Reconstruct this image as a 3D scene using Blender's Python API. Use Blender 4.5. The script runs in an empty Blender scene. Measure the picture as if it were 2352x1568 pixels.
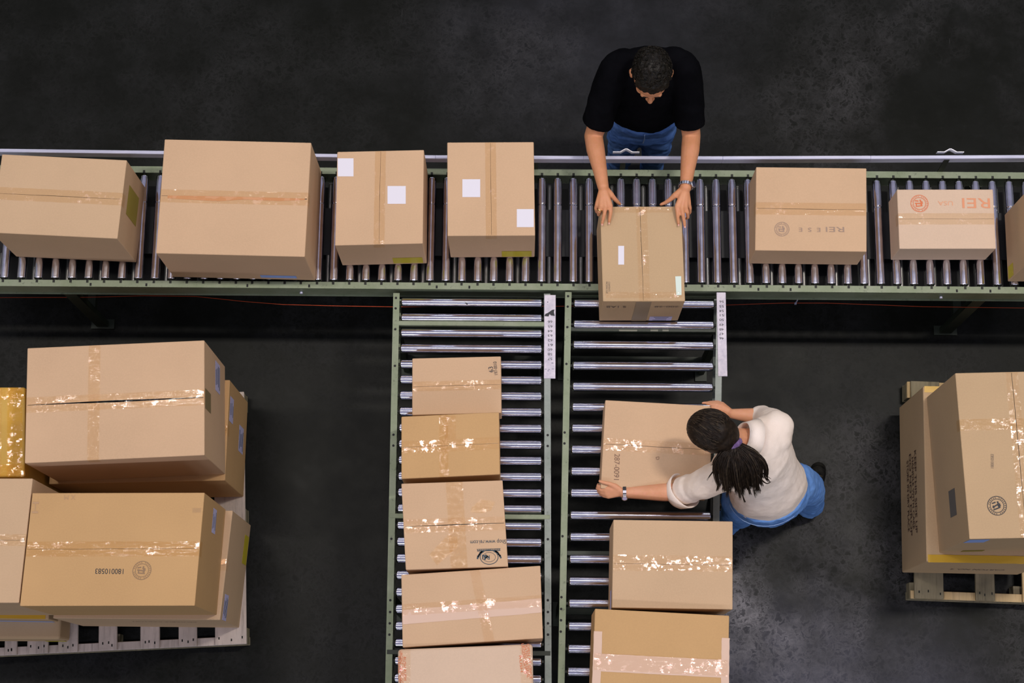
import bpy, bmesh, math, random
import numpy as np
from mathutils import Vector, Matrix
random.seed(7)
S = bpy.context.scene
COL = S.collection
PI = math.pi

# ------------------------------------------------------------------ camera
F = 3900.0; CH = 8.63                      # focal length in pixels (2352 wide), camera height in metres
def _n(v): return v / np.linalg.norm(v)
_d = _n(np.array([1195-1176, -(1700-784), -F]))            # straight down, in camera axes
_r = lambda px, py: np.array([px-1176.0, -(py-784.0), -F])
_X = _n(np.cross(np.cross(_r(0, 648.5), _r(2352, 666)), _d))  # along the main conveyor
if _X[0] < 0: _X = -_X
_Z = -_d; _Y = np.cross(_Z, _X)
RW = np.array([_X, _Y, _Z])
cam = bpy.data.cameras.new('camera'); camo = bpy.data.objects.new('camera', cam); COL.objects.link(camo)
cam.sensor_fit = 'HORIZONTAL'; cam.sensor_width = 36.0; cam.lens = F*36.0/2352
cam.clip_end = 60
camo.matrix_world = Matrix.Translation((0, 0, CH)) @ Matrix([list(r) for r in RW]).to_4x4()
S.camera = camo
def U(px, py, z=0.0):
    """point of the photograph at a known height -> world"""
    r = RW @ _r(px, py); p = r*((z-CH)/r[2])
    return Vector((p[0], p[1], z))

# ------------------------------------------------------------------ world, lights, exposure
S.view_settings.view_transform = 'Standard'; S.view_settings.look = 'None'
S.view_settings.exposure = 0.04; S.view_settings.gamma = 1.0
S.view_settings.use_curve_mapping = False
w = bpy.data.worlds.new('world'); S.world = w; w.use_nodes = True
_wt = w.node_tree; _bg = _wt.nodes['Background']                 # dim olive hall around, pale ceiling above
_tc = _wt.nodes.new('ShaderNodeTexCoord'); _sx = _wt.nodes.new('ShaderNodeSeparateXYZ'); _rp = _wt.nodes.new('ShaderNodeValToRGB')
_wt.links.new(_tc.outputs['Generated'], _sx.inputs[0]); _wt.links.new(_sx.outputs[2], _rp.inputs[0]); _wt.links.new(_rp.outputs[0], _bg.inputs[0])
_rp.color_ramp.elements[0].position = .0; _rp.color_ramp.elements[0].color = (.088, .108, .040, 1)
_rp.color_ramp.elements[1].position = .8; _rp.color_ramp.elements[1].color = (.25, .247, .335, 1)
_bg.inputs[1].default_value = 1.0
def lamp(x, y, z, p, col=(1, .93, .9), sx=2.4, sy=.3, aim=None):
    l = bpy.data.lights.new('ceiling_lamp', 'AREA'); l.shape = 'RECTANGLE'; l.size = sx; l.size_y = sy
    l.energy = p; l.color = col
    o = bpy.data.objects.new('ceiling_lamp', l); o.location = (x, y, z); COL.objects.link(o)
    if aim is not None: o.rotation_euler = (math.atan2(y-aim, z-.9)*-1, 0, 0)     # reflector tilted towards the line
for x, p, sx in ((-8.5, 80, 2.4), (-2.7, 165, 1.4), (3.1, 330, 1.2), (8.9, 70, 2.4), (-5.6, 45, 2.4), (.25, 50, 2.4), (6.0, 45, 2.4)): lamp(x, 2.7, 10.2, p, (1, .93, .86), sx=sx, sy=.35)
for x in (-7.5, -2.5, 2.5, 7.5): lamp(x, 17, 10.2, 90, (.86, .88, 1), sx=3.2, sy=.7, aim=1.5)
for x in (-7, -2.0, 3.0, 8.0): lamp(x, -11.0, 10.2, 165, (.88, .88, 1), sx=3.2, sy=.7, aim=1.5)

# ------------------------------------------------------------------ materials
class NT:
    def __init__(s, name):
        s.m = bpy.data.materials.new(name); s.m.use_nodes = True; s.t = s.m.node_tree
        s.b = s.t.nodes['Principled BSDF']
        s.tc = s.t.nodes.new('ShaderNodeTexCoord')
    def nd(s, kind, **kw):
        n = s.t.nodes.new('ShaderNode'+kind)
        for k, v in kw.items():
            if k in n.inputs: n.inputs[k].default_value = v
            else: setattr(n, k, v)
        return n
    def ln(s, a, b): s.t.links.new(a, b)
    def noise(s, scale, detail=4, rough=.55, vec=None, stretch=None):
        n = s.nd('TexNoise', Scale=scale, Detail=detail, Roughness=rough)
        src = vec or s.tc.outputs['Object']
        if stretch:
            mp = s.nd('Mapping'); mp.inputs['Scale'].default_value = stretch; s.ln(src, mp.inputs[0]); src = mp.outputs[0]
        s.ln(src, n.inputs['Vector']); return n.outputs['Fac']
    def ramp(s, fac, stops):
        r = s.nd('ValToRGB'); e = r.color_ramp.elements
        while len(e) > 1: e.remove(e[-1])
        e[0].position = stops[0][0]; c = stops[0][1]; e[0].color = c if isinstance(c, tuple) else (c, c, c, 1)
        for p, c in stops[1:]:
            x = e.new(p); x.color = c if isinstance(c, tuple) else (c, c, c, 1)
        s.ln(fac, r.inputs[0]); return r.outputs[0]
    def mix(s, f, a, b, mode='MIX'):
        m = s.nd('Mix', data_type='RGBA', blend_type=mode)
        for v, i in ((f, 0), (a, 6), (b, 7)):
            if hasattr(v, 'links'): s.ln(v, m.inputs[i])
            else: m.inputs[i].default_value = v
        return m.outputs[2]
    def math(s, op, a, b=0.0):
        m = s.nd('Math', operation=op)
        for v, i in ((a, 0), (b, 1)):
            if hasattr(v, 'links'): s.ln(v, m.inputs[i])
            else: m.inputs[i].default_value = v
        return m.outputs[0]
    def bump(s, h, strength=.3, dist=.01):
        b = s.nd('Bump', Strength=strength, Distance=dist); s.ln(h, b.inputs['Height']); s.ln(b.outputs[0], s.b.inputs['Normal'])
    def set(s, **kw):
        for k, v in kw.items():
            k = k.replace('_', ' ')
            if hasattr(v, 'links'): s.ln(v, s.b.inputs[k])
            else: s.b.inputs[k].default_value = v
        return s.m
def rgb(r, g, b):
    f = lambda c: ((c/255)/12.92 if c/255 <= .04045 else ((c/255+.055)/1.055)**2.4)
    return (f(r), f(g), f(b), 1)
def plain(name, col, rough=.6, metal=0.0, spec=.5):
    t = NT(name); return t.set(Base_Color=col, Roughness=rough, Metallic=metal, Specular_IOR_Level=spec)
CARD = {}
def cardboard(key):
    if key in CARD: return CARD[key]
    base = {'tan': rgb(204, 172, 138), 'pale': rgb(216, 188, 163), 'orange': rgb(200, 160, 112),
            'kraft': rgb(194, 164, 128), 'rose': rgb(209, 174, 140), 'amber': rgb(214, 174, 92)}[key]
    t = NT('cardboard_'+key)
    n1 = t.noise(2.2, 3); n2 = t.noise(140, 5, .7); n3 = t.noise(60, 2, .5, stretch=(1, 14, 1))
    dk = tuple(c*.90 for c in base[:3])+(1,); lt = tuple(min(1, c*1.08) for c in base[:3])+(1,)
    c = t.mix(t.ramp(n1, [(.3, 0.0), (.7, 1.0)]), dk, base)
    c = t.mix(t.ramp(n2, [(.42, 0.0), (.62, .28)]), c, lt)
    c = t.mix(t.ramp(t.noise(420, 2, .6), [(.64, 0.0), (.74, .22)]), c, tuple(q*.6 for q in base[:3])+(1,))
    t.bump(n3, .10, .002)
    CARD[key] = t.set(Base_Color=c, Roughness=.82, Specular_IOR_Level=.18)
    return CARD[key]
def tape_mat(name, tint, gloss=.10, bumpy=.5):
    t = NT(name); nt = t.t
    tr = t.nd('BsdfTransparent'); tr.inputs[0].default_value = tint
    gl = t.nd('BsdfGlossy'); gl.inputs['Roughness'].default_value = .08; gl.inputs['Color'].default_value = (1, .96, .95, 1)
    bp = t.nd('Bump', Strength=bumpy, Distance=.004)
    h = t.math('ADD', t.noise(26, 5, .6), t.math('MULTIPLY', t.noise(11, 1, .5, stretch=(1, 5, 1)), 1.0))
    t.ln(h, bp.inputs['Height']); t.ln(bp.outputs[0], gl.inputs['Normal'])
    mx = t.nd('AddShader'); gm = t.noise(34, 3, .7); gk = t.noise(7, 2, .5)
    k_ = t.math('ADD', t.math('MULTIPLY', t.math('MULTIPLY', t.ramp(gm, [(.54, 0.0), (.64, 1.0)]), t.ramp(gk, [(.42, 0.0), (.58, 1.0)])), gloss), .012)
    cc_ = t.nd('CombineColor'); [t.ln(k_, cc_.inputs[q_]) for q_ in range(3)]; t.ln(cc_.outputs[0], gl.inputs['Color'])
    t.ln(tr.outputs[0], mx.inputs[0]); t.ln(gl.outputs[0], mx.inputs[1])
    t.ln(mx.outputs[0], nt.nodes['Material Output'].inputs[0]); return t.m
TAPE = tape_mat('clear_packing_tape', (.955, .915, .845, 1), .25)
TAPEG = tape_mat('glossy_packing_tape', (.97, .94, .90, 1), .8, .7)
TAPEW = tape_mat('pale_packing_tape', (1.0, .98, 1.0, 1), .12)
TAPEY = plain('yellow_tape', rgb(204, 160, 40), .4)
BANDP = plain('pale_pink_tape', rgb(214, 181, 160), .5)
DARK = plain('shadow_gap_black', (.006, .006, .007, 1), .7)
def paint(name, col, wear):
    t = NT(name); n = t.noise(9, 6, .7); m = t.noise(50, 4, .7)
    c = t.mix(t.ramp(n, [(.35, 0.0), (.75, 1.0)]), col, wear)
    c = t.mix(t.ramp(m, [(.6, 0.0), (.7, .6)]), c, tuple(q*.35 for q in col[:3])+(1,))
    return t.set(Base_Color=c, Roughness=.5, Metallic=.15)
GREEN = paint('green_paint', rgb(122, 134, 106), rgb(142, 150, 128))
DGREEN = paint('dark_green_paint', rgb(34, 41, 31), rgb(44, 52, 40))
GREYP = paint('worn_grey_green_paint', rgb(124, 134, 126), rgb(150, 156, 152))
def zinc():
    t = NT('zinc_roller'); n = t.noise(14, 4, .6, stretch=(1, 1, 1)); m = t.noise(90, 3, .6)
    c = t.mix(t.ramp(n, [(.35, 0.0), (.7, 1.0)]), (.62, .61, .70, 1), (.80, .79, .88, 1))
    return t.set(Base_Color=c, Metallic=1.0, Roughness=t.ramp(n, [(.3, .12), (.75, .19)]))
ZINC = zinc()
DULL = plain('dull_steel', (.42, .42, .40, 1), .4, .8)
AXLE = plain('black_axle', (.02, .022, .018, 1), .5, .6)
ALU = NT('aluminium'); _q = ALU.noise(20, 4, .6, stretch=(.2, 3, 3))
ALU = ALU.set(Base_Color=ALU.ramp(_q, [(.3, rgb(176, 178, 200)), (.7, rgb(206, 206, 226))]), Metallic=.35, Roughness=.42)
WHITE = plain('white_paper', rgb(226, 222, 232), .6)
PLATE = NT('white_plastic_strip'); _q = PLATE.noise(30, 5, .7)
PLATE = PLATE.set(Base_Color=PLATE.ramp(_q, [(.3, rgb(186, 180, 198)), (.6, rgb(222, 214, 226))]), Roughness=.45)
LBLUE = plain('light_blue_paper', rgb(150, 176, 236), .6)
LILAC = plain('lilac_paper', rgb(196, 190, 226), .6)
YELP = plain('yellow_label_paper', rgb(196, 178, 40), .6)
INK = plain('black_ink', (.035, .035, .04, 1), .7)
GINK = plain('grey_ink', rgb(118, 104, 92), .8)
NAVY = plain('blue_grey_ink', rgb(58, 74, 84), .7)
OINK = plain('orange_ink', rgb(216, 116, 72), .7)
SMEAR = plain('faint_grey_ink', rgb(160, 136, 120), .85)
BELT = plain('black_rubber_belt', (.012, .012, .014, 1), .6)
ORANGE = plain('orange_cord', rgb(196, 70, 24), .5)
def wood(name, a, b):
    t = NT(name); n = t.noise(7, 5, .65, stretch=(1.0, .12, 1.0)); m = t.noise(55, 4, .7, stretch=(1, .08, 1)); k = t.noise(5, 5, .7)
    c = t.mix(t.ramp(n, [(.35, 0.0), (.7, 1.0)]), a, b)
    c = t.mix(t.ramp(m, [(.5, 0.0), (.72, .6)]), c, tuple(q*.45 for q in a[:3])+(1,))
    c = t.mix(t.ramp(k, [(.5, 0.0), (.8, .6)]), c, tuple(q*.6 for q in a[:3])+(1,))
    t.bump(m, .3, .003); return t.set(Base_Color=c, Roughness=.8, Specular_IOR_Level=.2)
WOOD = wood('weathered_pallet_wood', rgb(190, 176, 166), rgb(216, 200, 190))
WOODD = wood('grey_pallet_wood', rgb(120, 112, 92), rgb(158, 146, 118))
WOODT = wood('fresh_pallet_wood', rgb(196, 166, 118), rgb(214, 188, 146))

def floor_mat():
    t = NT('dark_sealed_concrete'); P = t.tc.outputs['Object']
    big = t.noise(.55, 4, .6); mid = t.noise(3.2, 6, .65); fine = t.noise(24, 5, .7); mask = t.noise(1.05, 5, .62)
    warp = t.nd('Mix', data_type='VECTOR')
    nn = t.nd('TexNoise', Scale=9.0, Detail=6.0, Roughness=.7); t.ln(P, nn.inputs['Vector'])
    vm = t.nd('VectorMath', operation='MULTIPLY_ADD'); t.ln(nn.outputs['Color'], vm.inputs[0])
    vm.inputs[1].default_value = (.16, .16, 0); t.ln(P, vm.inputs[2])
    def cells(sc):
        v = t.nd('TexVoronoi', feature='DISTANCE_TO_EDGE', Scale=sc); t.ln(vm.outputs[0], v.inputs['Vector'])
        return t.ramp(v.outputs['Distance'], [(0.0, 1.0), (.16, .25), (.35, 0.0)])
    net = t.math('MAXIMUM', t.math('MULTIPLY', cells(17), .7), cells(33))
    def blob(cx, cy, r0, r1, amp=1.0):
        v = t.nd('VectorMath', operation='DISTANCE'); t.ln(vm.outputs[0], v.inputs[0]); v.inputs[1].default_value = (cx+.08, cy+.08, 0)
        mr = t.nd('MapRange'); mr.inputs[1].default_value = r1; mr.inputs[2].default_value = r0; mr.inputs[3].default_value = 0; mr.inputs[4].default_value = amp
        t.ln(v.outputs['Value'], mr.inputs[0]); return mr.outputs[0]
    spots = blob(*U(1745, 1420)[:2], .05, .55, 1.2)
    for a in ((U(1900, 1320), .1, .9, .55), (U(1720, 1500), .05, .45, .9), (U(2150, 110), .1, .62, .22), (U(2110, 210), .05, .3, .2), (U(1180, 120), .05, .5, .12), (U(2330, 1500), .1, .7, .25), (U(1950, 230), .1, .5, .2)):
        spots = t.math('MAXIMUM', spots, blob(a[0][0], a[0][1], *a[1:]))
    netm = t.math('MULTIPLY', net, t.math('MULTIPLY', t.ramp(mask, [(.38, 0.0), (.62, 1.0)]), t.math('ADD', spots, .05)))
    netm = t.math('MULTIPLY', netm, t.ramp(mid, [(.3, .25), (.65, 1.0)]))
    base = t.mix(t.ramp(big, [(.3, 0.0), (.7, 1.0)]), (.0046, .0052, .0030, 1), (.0072, .0078, .0062, 1))
    base = t.mix(t.ramp(mid, [(.45, 0.0), (.8, .55)]), base, (.014, .015, .015, 1))
    base = t.mix(t.ramp(fine, [(.6, 0.0), (.8, .25)]), base, (.03, .03, .028, 1))
    dust = t.math('MAXIMUM', blob(*U(1830, 1590)[:2], .1, .62, 1.0), t.math('MAXIMUM', blob(*U(2100, 1640)[:2], .1, .6, .6), t.math('MAXIMUM', blob(*U(1640, 1500)[:2], .05, .4, .8), blob(*U(1360, 60)[:2], .2, 1.1, .20))))  # bluish light glare on the floor, painted into the concrete colour
    glarem = t.math('MULTIPLY', dust, t.ramp(mid, [(.25, .35), (.7, 1.0)]))
    base = t.mix(t.math('MULTIPLY', glarem, .55), base, (.135, .135, .19, 1))
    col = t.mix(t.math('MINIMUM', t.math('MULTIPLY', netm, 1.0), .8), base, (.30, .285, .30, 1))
    # scuffs
    sc = t.noise(1.0, 3, .7, stretch=(60, 3, 1)); sc2 = t.noise(2.5, 2, .5)
    col = t.mix(t.math('MULTIPLY', t.ramp(sc, [(.70, 0.0), (.76, .7)]), t.ramp(sc2, [(.5, 0.0), (.62, 1.0)])), col, (.10, .10, .10, 1))
    t.bump(fine, .12, .004)
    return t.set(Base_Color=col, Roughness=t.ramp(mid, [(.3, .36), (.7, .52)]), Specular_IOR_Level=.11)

# ------------------------------------------------------------------ object helpers
def link(o, parent=None):
    COL.objects.link(o)
    if parent is not None: o.parent = parent
    return o
def tagset(o, label=None, cat=None, group=None, kind=None):
    if label: o['label'] = label
    if cat: o['category'] = cat
    if group: o['group'] = group
    if kind: o['kind'] = kind
    return o
def empty(name, loc, label, cat, group=None, rz=0.0):
    o = bpy.data.objects.new(name, None); o.location = loc; o.rotation_euler = (0, 0, rz); o.empty_display_size = .1
    return tagset(link(o), label, cat, group)
def mesh_obj(name, bm, mats, parent=None, smooth=False, label=None):
    me = bpy.data.meshes.new(name); bm.normal_update(); bm.to_mesh(me); bm.free()
    for m in (mats if isinstance(mats, (list, tuple)) else [mats]): me.materials.append(m)
    if smooth:
        for p in me.polygons: p.use_smooth = True
    o = bpy.data.objects.new(name, me); link(o, parent)
    if label: o['label'] = label
    return o
def bx(bm, c, s, rot=None, mi=0, bev=0.0, seg=1):
    r = bmesh.ops.create_cube(bm, size=1)
    vs = r['verts']
    for v in vs: v.co = Vector((v.co.x*s[0], v.co.y*s[1], v.co.z*s[2]))
    fs = list({f for v in vs for f in v.link_faces})
    if bev:
        es = list({e for v in vs for e in v.link_edges})
        g = bmesh.ops.bevel(bm, geom=es, offset=bev, segments=seg, affect='EDGES', profile=.5)
        fs = [f for f in g['faces']] ; vs = list({v for f in fs for v in f.verts})
        seen = set(vs); stack = list(vs)
        while stack:
            v = stack.pop()
            for e in v.link_edges:
                o = e.other_vert(v)
                if o not in seen: seen.add(o); stack.append(o)
        vs = list(seen); fs = list({f for v in vs for f in v.link_faces})
    M = Matrix.Translation(c) @ (rot.to_4x4() if rot is not None else Matrix())
    for v in vs: v.co = M @ v.co
    for f in fs: f.material_index = mi
    return vs
def frame_from(a, b, up=Vector((0, 0, 1))):
    y = (b-a).normalized(); x = y.cross(up)
    if x.length < 1e-4: x = y.cross(Vector((1, 0, 0)))
    x.normalize(); z = x.cross(y)
    return Matrix((x, y, z)).transposed()
def beam(bm, a, b, wd, ht, mi=0, bev=0.0):
    a = Vector(a); b = Vector(b)
    return bx(bm, (a+b)/2, (wd, (b-a).length, ht), frame_from(a, b), mi, bev)
def cyl(bm, a, b, r, seg=20, r2=None, mi=0, cap=True):
    a = Vector(a); b = Vector(b); R = frame_from(a, b); r2 = r if r2 is None else r2
    A = []; B = []
    for i in range(seg):
        t = 2*PI*i/seg; d = R @ Vector((math.cos(t), 0, math.sin(t)))
        A.append(bm.verts.new(a+d*r)); B.append(bm.verts.new(b+d*r2))
    for i in range(seg):
        j = (i+1) % seg; f = bm.faces.new((A[i], B[i], B[j], A[j])); f.material_index = mi; f.smooth = True
    if cap:
        f = bm.faces.new(A); f.material_index = mi; f = bm.faces.new(B[::-1]); f.material_index = mi
def tube(bm, pts, r, seg=8, radii=None, mi=0):
    pts = [Vector(p) for p in pts]; rings = []
    for i, p in enumerate(pts):
        t = (pts[min(i+1, len(pts)-1)]-pts[max(i-1, 0)]).normalized()
        x = t.cross(Vector((0, 0, 1)));
        if x.length < .05: x = t.cross(Vector((0, 1, 0)))
        x.normalize(); z = x.cross(t); rr = radii[i] if radii else r
        rings.append([bm.verts.new(p+(x*math.cos(2*PI*k/seg)+z*math.sin(2*PI*k/seg))*rr) for k in range(seg)])
    for a, b in zip(rings, rings[1:]):
        for k in range(seg):
            f = bm.faces.new((a[k], a[(k+1) % seg], b[(k+1) % seg], b[k])); f.smooth = True; f.material_index = mi
    for q in (rings[0][::-1], rings[-1]):
        f = bm.faces.new(q); f.material_index = mi
def prism(bm, prof, a, b, R=None, mi=0):
    """closed profile (x,z) extruded from a to b"""
    a = Vector(a); b = Vector(b); R = R or frame_from(a, b)
    A = [bm.verts.new(a+R @ Vector((p[0], 0, p[1]))) for p in prof]; B = [bm.verts.new(b+R @ Vector((p[0], 0, p[1]))) for p in prof]
    n = len(prof)
    for i in range(n):
        f = bm.faces.new((A[i], A[(i+1) % n], B[(i+1) % n], B[i])); f.material_index = mi
    f = bm.faces.new(A[::-1]); f.material_index = mi; f = bm.faces.new(B); f.material_index = mi
    bmesh.ops.recalc_face_normals(bm, faces=bm.faces[:])
def text_mesh(txt, size, width=None):
    c = bpy.data.curves.new('t', 'FONT'); c.body = txt; c.size = size; c.align_x = 'CENTER'; c.align_y = 'CENTER'
    o = bpy.data.objects.new('t', c); COL.objects.link(o)
    bpy.context.view_layer.update()
    me = bpy.data.meshes.new_from_object(o.evaluated_get(bpy.context.evaluated_depsgraph_get()))
    bpy.data.objects.remove(o); bpy.data.curves.remove(c)
    if width:
        xs = [v.co.x for v in me.vertices]; k = width/max(1e-6, max(xs)-min(xs))
        for v in me.vertices: v.co.x *= k
    return me
def text_obj(name, txt, size, mat, parent, M, width=None, label=None):
    me = text_mesh(txt, size, width); me.name = name; me.materials.clear(); me.materials.append(mat)
    o = bpy.data.objects.new(name, me); link(o, parent); o.matrix_local = M
    if label: o['label'] = label
    return o

# ------------------------------------------------------------------ floor
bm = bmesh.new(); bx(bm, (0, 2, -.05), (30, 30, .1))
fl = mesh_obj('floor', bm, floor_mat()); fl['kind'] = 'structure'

# ------------------------------------------------------------------ conveyors
ZR = .85; RR = .0215
def channel(bm, a, b, side, fw=.032, h=.12, th=.003, out=.0):
    """C channel whose top flange spans fw from the line a-b towards side*x"""
    s = side
    prof = [(0, 0), (s*fw, 0), (s*fw, -th), (s*th, -th), (s*th, -h+th), (s*fw, -h+th), (s*fw, -h), (-s*out, -h), (-s*out, -h+.004), (0, -h+.004)]
    prism(bm, prof, a, b)
def roller_mesh(name, L, r, groove=None, stub=.02, notch=False):
    bm = bmesh.new(); seg = 28
    st = [(-L/2, r*.55), (-L/2+.0015, r*.86), (-L/2+.006, r), (-L/2+.0075, r)]
    if groove is not None: st += [(groove-.006, r), (groove-.004, r), (groove-.003, r*.93), (groove+.003, r*.93), (groove+.004, r), (groove+.006, r)]
    st += [(L/2-.0075, r), (L/2-.006, r), (L/2-.0015, r*.86), (L/2, r*.55)]
    rings = [[bm.verts.new((rr*math.cos(2*PI*k/seg), y, rr*math.sin(2*PI*k/seg))) for k in range(seg)] for y, rr in st]
    for a, b in zip(rings, rings[1:]):
        for k in range(seg):
            f = bm.faces.new((a[k], a[(k+1) % seg], b[(k+1) % seg], b[k])); f.smooth = True
    bm.faces.new(rings[0][::-1]); bm.faces.new(rings[-1])
    bmesh.ops.recalc_face_normals(bm, faces=bm.faces[:])
    for sy in (-1, 1): bx(bm, (0, sy*(L/2+stub/2), -.002), (.011, stub+.002, .013), mi=1)
    if notch:
        for sy in (-1, 1): bx(bm, (0, sy*(L/2+.0145), r-.004), (.011, .013, .009), mi=1)
    me = bpy.data.meshes.new(name); bm.to_mesh(me); bm.free(); me.materials.append(ZINC); me.materials.append(AXLE)
    return me
def put(name, me, parent, loc, rot=(0, 0, 0)):
    o = bpy.data.objects.new(name, me); o.location = loc; o.rotation_euler = rot; return link(o, parent)

mainc = empty('roller_conveyor', (0, 2.38, 0), 'long powered roller conveyor running the full width, behind the two lanes', 'conveyor', 'roller conveyors')
def loc(p, root=mainc): return Vector(p)-root.location
XA, XB = -3.1, 2.95
YF0, YF1, YB0, YB1 = 2.079, 2.111, 2.649, 2.682
bm = bmesh.new(); channel(bm, loc((XB, YF0, ZR-.001)), loc((XA, YF0, ZR-.001)), 1, out=.007)
FRT = mesh_obj('side_rail', bm, GREEN, mainc)
bm = bmesh.new(); channel(bm, loc((XA, YB1, ZR-.001)), loc((XB, YB1, ZR-.001)), 1, out=.004)
BCK = mesh_obj('side_rail', bm, GREEN, mainc)
L = .522; rm = roller_mesh('roller', L, RR, groove=L/2-.135, stub=.018, notch=True)
rxs = []
for n in range(-34, 36):
    u = 36.72*n; px = 1170.3+u*(1+1.7e-8*u*u); x = U(px, 648.5+px*.00744-8, ZR).x; rxs.append(x)
    skew = U(px, 640, ZR).x
    put('roller', rm, mainc, loc((x, (YF1+YB0)/2, ZR-RR)))
# drive parts seen between the rollers
bm = bmesh.new(); bx(bm, loc(((XA+XB)/2, 2.385, .765)), (XB-XA, .235, .006)); mesh_obj('drive_belt', bm, BELT, mainc)
prm = roller_mesh('pressure_roller', .50, .011, stub=.001); prm.materials.clear(); prm.materials.append(DULL); prm.materials.append(AXLE)
for i, x in enumerate(rxs):
    if i % 2 == 0: put('pressure_roller', prm, mainc, loc((x+.038, 2.38, .753)))
bm = bmesh.new(); bx(bm, loc(((XA+XB)/2, 2.38, .70)), (XB-XA, .50, .004)); mesh_obj('under_pan', bm, plain('black_pan', (.008, .008, .009, 1), .6), mainc)
# small slots and bolts on the front rail
for px in (208, 336, 710, 1003, 1078, 1742, 1816, 2198, 2275, 568):
    p = U(px, 652+px*.0075, ZR); bm = bmesh.new(); bx(bm, loc((p.x, 2.090, ZR-.001)), (.009, .014, .0016)); mesh_obj('rail_slot', bm, DARK, mainc)
for px, py in ((693, 665), (2160, 680)):
    bm = bmesh.new(); p = U(px, py, ZR-.07); cyl(bm, loc((p.x, YF0+.001, ZR-.06)), loc((p.x, YF0-.012, ZR-.06)), .008, 6); mesh_obj('bolt', bm, ALU, mainc)
for x in (-2.2, .0, 2.2):
    for y in (2.10, 2.66):
        bm = bmesh.new(); bx(bm, loc((x, y, .365)), (.06, .03, .73)); bx(bm, loc((x, y, .01)), (.12, .05, .012)); mesh_obj('support_leg', bm, DGREEN, mainc)
    bm = bmesh.new(); bx(bm, loc((x, 2.38, .25)), (.04, .54, .04)); mesh_obj('cross_member', bm, DGREEN, mainc)
# guard rail behind
pts = [(-60, 344.3), (380, 349.9), (720, 356.4), (1000, 360.0), (1340, 361.6), (1660, 362.2), (2000, 361.0), (2420, 359.2)]
gp = [loc(U(px, py, 1.0))-Vector((0, 0, .0275)) for px, py in pts]
gp = [gp[0]+Vector((-.3, 0, 0))]+gp+[gp[-1]+Vector((.3, 0, 0))]
bm = bmesh.new()
for a, b in zip(gp, gp[1:]): beam(bm, a, b+(b-a).normalized()*.001, .0175, .055, bev=.002)
GR = mesh_obj('guard_rail', bm, ALU, mainc, label='silver guard rail behind the rollers')
for px in (1438, 2182):
    c = loc(U(px, 354.5, .985)); bm = bmesh.new()
    prof = [(-.063, 0), (-.028, .0), (-.004, .014), (.004, .014), (.028, 0), (.063, 0), (.063, .003), (.030, .003), (.005, .018), (-.005, .018), (-.030, .003), (-.063, .003)]
    A = [bm.verts.new((c.x+p[0], c.y+.006+p[1], c.z-.012)) for p in prof]; B = [bm.verts.new((c.x+p[0], c.y+.006+p[1], c.z+.016)) for p in prof]
    for i in range(12):
        bm.faces.new((A[i], A[(i+1) % 12], B[(i+1) % 12], B[i]))
    bm.faces.new(A[::-1]); bm.faces.new(B); bmesh.ops.recalc_face_normals(bm, faces=bm.faces[:])
    mesh_obj('joint_clip', bm, plain('bright_white', rgb(245, 243, 246), .5), mainc)
for x in (-2.6, -1.3, .05, .47, 2.0, 2.7):
    bm = bmesh.new(); beam(bm, (x, .303, ZR-.02), (x, .315, .985), .025, .005); mesh_obj('rail_bracket', bm, AXLE, mainc)

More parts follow.
